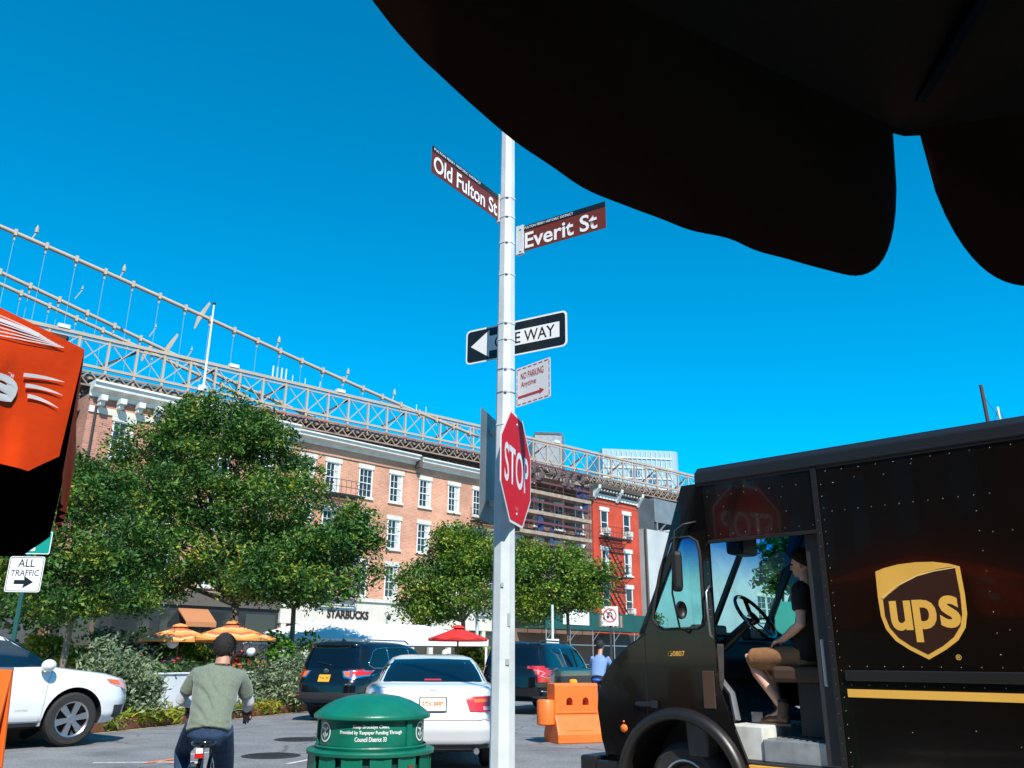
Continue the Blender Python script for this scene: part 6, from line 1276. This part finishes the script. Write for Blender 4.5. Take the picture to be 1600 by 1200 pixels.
# striped umbrellas
def stripe_mat(name,cols,sc):
    m=bpy.data.materials.new(name); m.use_nodes=True; nt=m.node_tree; b=nt.nodes['Principled BSDF']; b.inputs['Roughness'].default_value=.85
    tc=nt.nodes.new('ShaderNodeTexCoord'); s=nt.nodes.new('ShaderNodeSeparateXYZ'); nt.links.new(tc.outputs['Object'],s.inputs[0]); l=nt.nodes.new('ShaderNodeVectorMath'); l.operation='LENGTH'
    cx=nt.nodes.new('ShaderNodeCombineXYZ'); nt.links.new(s.outputs[0],cx.inputs[0]); nt.links.new(s.outputs[1],cx.inputs[1]); nt.links.new(cx.outputs[0],l.inputs[0])
    mm=nt.nodes.new('ShaderNodeMath'); mm.operation='MULTIPLY'; mm.inputs[1].default_value=sc; nt.links.new(l.outputs['Value'],mm.inputs[0]); fr=nt.nodes.new('ShaderNodeMath'); fr.operation='FRACT'; nt.links.new(mm.outputs[0],fr.inputs[0])
    cr=nt.nodes.new('ShaderNodeValToRGB'); cr.color_ramp.interpolation='CONSTANT'; e=cr.color_ramp.elements; e[0].color=(*cols[0],1); e[1].position=.4; e[1].color=(*cols[1],1); q=e.new(.7); q.color=(*cols[2],1); nt.links.new(fr.outputs[0],cr.inputs[0]); nt.links.new(cr.outputs[0],b.inputs['Base Color']); MAT[name]=m
stripe_mat('stripe_cloth',((.72,.30,.07),(.52,.13,.06),(.74,.42,.17)),1.9); mat('umbrella_red',(.55,.02,.015),.8)
def parasol(x,y,R_,zr,za,m,label,n=8,rot=0,group=None,finial='stripe_cloth'):
    r=empty('parasol',(x,y,.15),rot,label,'parasol',group); b=MB(); rows=[]
    for j in range(7):
        f=j/6; row=[]
        for k in range(n*4): a=2*PI*k/(n*4); sag=1-.035*(1-math.cos((k%4)/4*2*PI))*f; row.append((R_*f*math.cos(a)*sag,R_*f*math.sin(a)*sag,za-(za-zr)*(f**.9)-.06*(1-math.cos((k%4)/4*2*PI))/2*f-.15))
        rows.append(row)
    b.grid(rows,close=True); b.build('canopy',m,r,smooth=True)
    b=MB()
    rows=[]
    for k in range(n*4): a=2*PI*k/(n*4); sag=1-.035*(1-math.cos((k%4)/4*2*PI)); rows.append([(R_*math.cos(a)*sag,R_*math.sin(a)*sag,zr-.15-.03*(1-math.cos((k%4)/4*2*PI))),(R_*math.cos(a)*sag*.99,R_*math.sin(a)*sag*.99,zr-.24)])
    rows.append(rows[0]); b.grid(rows); b.build('valance',m,r,smooth=True)
    b=MB(); b.tube([(0,0,0),(0,0,za-.1)],.03,8); b.build('mast','wood',r); b=MB(); b.lathe([(.24,za-.20),(.17,za-.13),(0,za-.09)],12); b.build('vent_cap',finial,r,smooth=True); return r
parasol(-9.75,25.6,1.15,1.98,2.37,'stripe_cloth','orange and red striped parasol left of the cyclist, lower one',group='striped parasols'); parasol(-8.25,25.8,1.28,2.03,2.47,'stripe_cloth','orange and yellow striped parasol just behind the cyclist head',rot=.2,group='striped parasols')
parasol(-1.72,28.6,.98,2.13,2.50,'umbrella_red','plain red parasol between the marquee and the street pole',finial='umbrella_red')
# lanterns, bollard, posts
mat('lantern',(.72,.72,.74),.6)
for i,(x,y,D,r_) in enumerate(((270,1003,25,.17),(388,1012,25.5,.14),(408,1012,26,.09),(428,1012,26.5,.07),(445,1015,26,.13),(697,1022,30,.16),(392,1018,25.2,.13))):
    c=px(x,y,D); o=empty('paper_lantern',tuple(c),0,['peach round paper lantern under the lower striped parasol','white round paper lantern right of the cyclist head, upper of two','small white paper lantern under the marquee edge','tiny white paper lantern beside the potted shrub','white paper lantern at the tree trunk by the marquee','pale paper lantern by the right marquee leg','white round paper lantern right of the cyclist head, lower of two'][i],'lantern','paper lanterns hanging round the terrace')
    b=MB(); b.sph((0,0,0),(r_,r_,r_*1.05),14,10); b.build('shade','lantern',o,smooth=True); b=MB(); b.tube([(0,0,r_),(0,0,r_+.35)],.006,5); b.build('cord','iron_black',o)
bs=empty('news_box',(-10.35,26.4,.15),.3,'small turquoise box on the terrace behind the white wall','box'); mat('turq',(.02,.25,.30),.5); b=MB(); b.box(-.25,.25,-.2,.2,0,1.2); b.build('cabinet','turq',bs,bevel=.02); b=MB(); b.box(-.2,.2,-.215,-.2,.7,1.1); b.build('door','soffit',bs)
# sign posts
sp_=empty('traffic_sign',(-10.85,19,.23),0,'white ALL TRAFFIC sign with arrow below a green arrow sign, on a green post','traffic sign')
b=MB(); b.M=Matrix.Rotation(0,4,'Z'); b.box(-.05,.05,.0,.05,0,4.3); b.build('post','shed_green',sp_)
Mx=frame((-.425,-.03,2.86),(1,.06,0)); plate('panel',rrect(0,.85,0,.86,.06),'sign_white',sp_,Mx,-.006,.006); v,fs=ringpoly(rrect(.02,.83,.02,.84,.05),rrect(.035,.815,.035,.825,.04)); b=MB(); b.M=Mx; b.add([(a,c,.002) for a,c in v],fs); b.build('border','sign_black',sp_)
sp_.scale=(.905,)*3; text('lettering','ALL','sign_black',sp_,Mx,.40,.19,.425,.70,.01); text('lettering','TRAFFIC','sign_black',sp_,Mx,.68,.15,.425,.46,.006); plate('arrow',[(.20,.19),(.44,.19),(.42,.09),(.66,.24),(.42,.39),(.44,.29),(.20,.29)],'sign_black',sp_,Mx,.002,.002)
Mx=frame((-.36,-.03,3.78),(1,.06,0)); plate('green_panel',rrect(0,.86,0,.56,.04),'sign_white',sp_,Mx,-.006,.006); plate('green_field',rrect(.02,.84,.02,.54,.03),'sign_green',sp_,Mx,.001,.001); plate('arrow',[(.33,.08),(.50,.08),(.50,.28),(.60,.26),(.43,.46),(.26,.30),(.35,.28)],'sign_white',sp_,Mx,.003,.001)
nu=empty('no_u_turn_sign',(4.75,41,.1),0,'square white no U-turn sign on a black post, right of the trees','traffic sign'); b=MB(); b.box(-.05,.05,.02,.10,0,4.2); b.build('post','iron_black',nu)
Mx=frame((-.42,-.10,2.95),(1,.12,0)); plate('panel',rrect(0,.80,0,1.22*.72,.04),'sign_white',nu,Mx,-.01,.01)
cx_,cy_=.40,.46; v,fs=ringpoly(circ(cx_,cy_,.33,28),circ(cx_,cy_,.265,28)); b=MB(); b.M=Mx; b.add([(a,c,.006) for a,c in v],fs); b.bar((cx_-.20,cy_+.20,.007),(cx_+.20,cy_-.20,.007),.07,.003,(0,0,1)); b.build('prohibition_ring','sign_redtext',nu)
b=MB(); b.M=Mx; b.tube([(cx_-.1,cy_-.06,.003),(cx_-.1,cy_+.07,.003),(cx_-.05,cy_+.13,.003),(cx_+.05,cy_+.13,.003),(cx_+.1,cy_+.07,.003),(cx_+.1,cy_-.16,.003)],.03,6); b.prism([(cx_-.2,cy_-.04),(cx_,cy_-.04),(cx_-.1,cy_-.18)],.001,.005,'z'); b.build('u_turn_arrow','sign_black',nu)
pm=empty('parking_meter',(1.85,38,.1),0,'grey slim post with a box head above the black SUV roof','parking meter'); b=MB(); b.tube([(0,0,0),(0,0,3.7)],.06,8); b.build('post','pole_grey',pm); b=MB(); b.box(-.28,.28,-.15,.15,1.9,2.25); b.build('head','pole_grey',pm,bevel=.04)
lp=empty('striped_post',(-1.5,39,.1),0,'pale lamp post with a red band left of the street pole','post'); b=MB(); b.tube([(0,0,0),(0,0,4.2)],.075,8); b.build('post','pole_grey',lp); b=MB(); b.tube([(0,0,3.5),(0,0,3.7)],.085,8); b.tube([(0,0,3.9),(0,0,4.05)],.085,8); b.build('band','sign_redtext',lp)
ms=empty('mast',(36.6,61,0),0,'two slender masts with guy wires rising behind the truck roof','mast'); b=MB(); b.tube([(0,0,0),(-.35,0,21.9)],[.22,.14],8); b.build('dark_mast','bridge_dark',ms); b=MB(); b.tube([(.9,.2,0),(.75,.2,20.2)],[.13,.08],8); b.build('white_mast','white_paint',ms); b=MB(); b.bar((-.3,0,21),(2.5,.2,16),.03); b.bar((.75,.2,20),(-1.3,0,16),.03); b.bar((.75,.2,20),(2.8,0,16),.03); b.build('guy_wires','iron_black',ms)
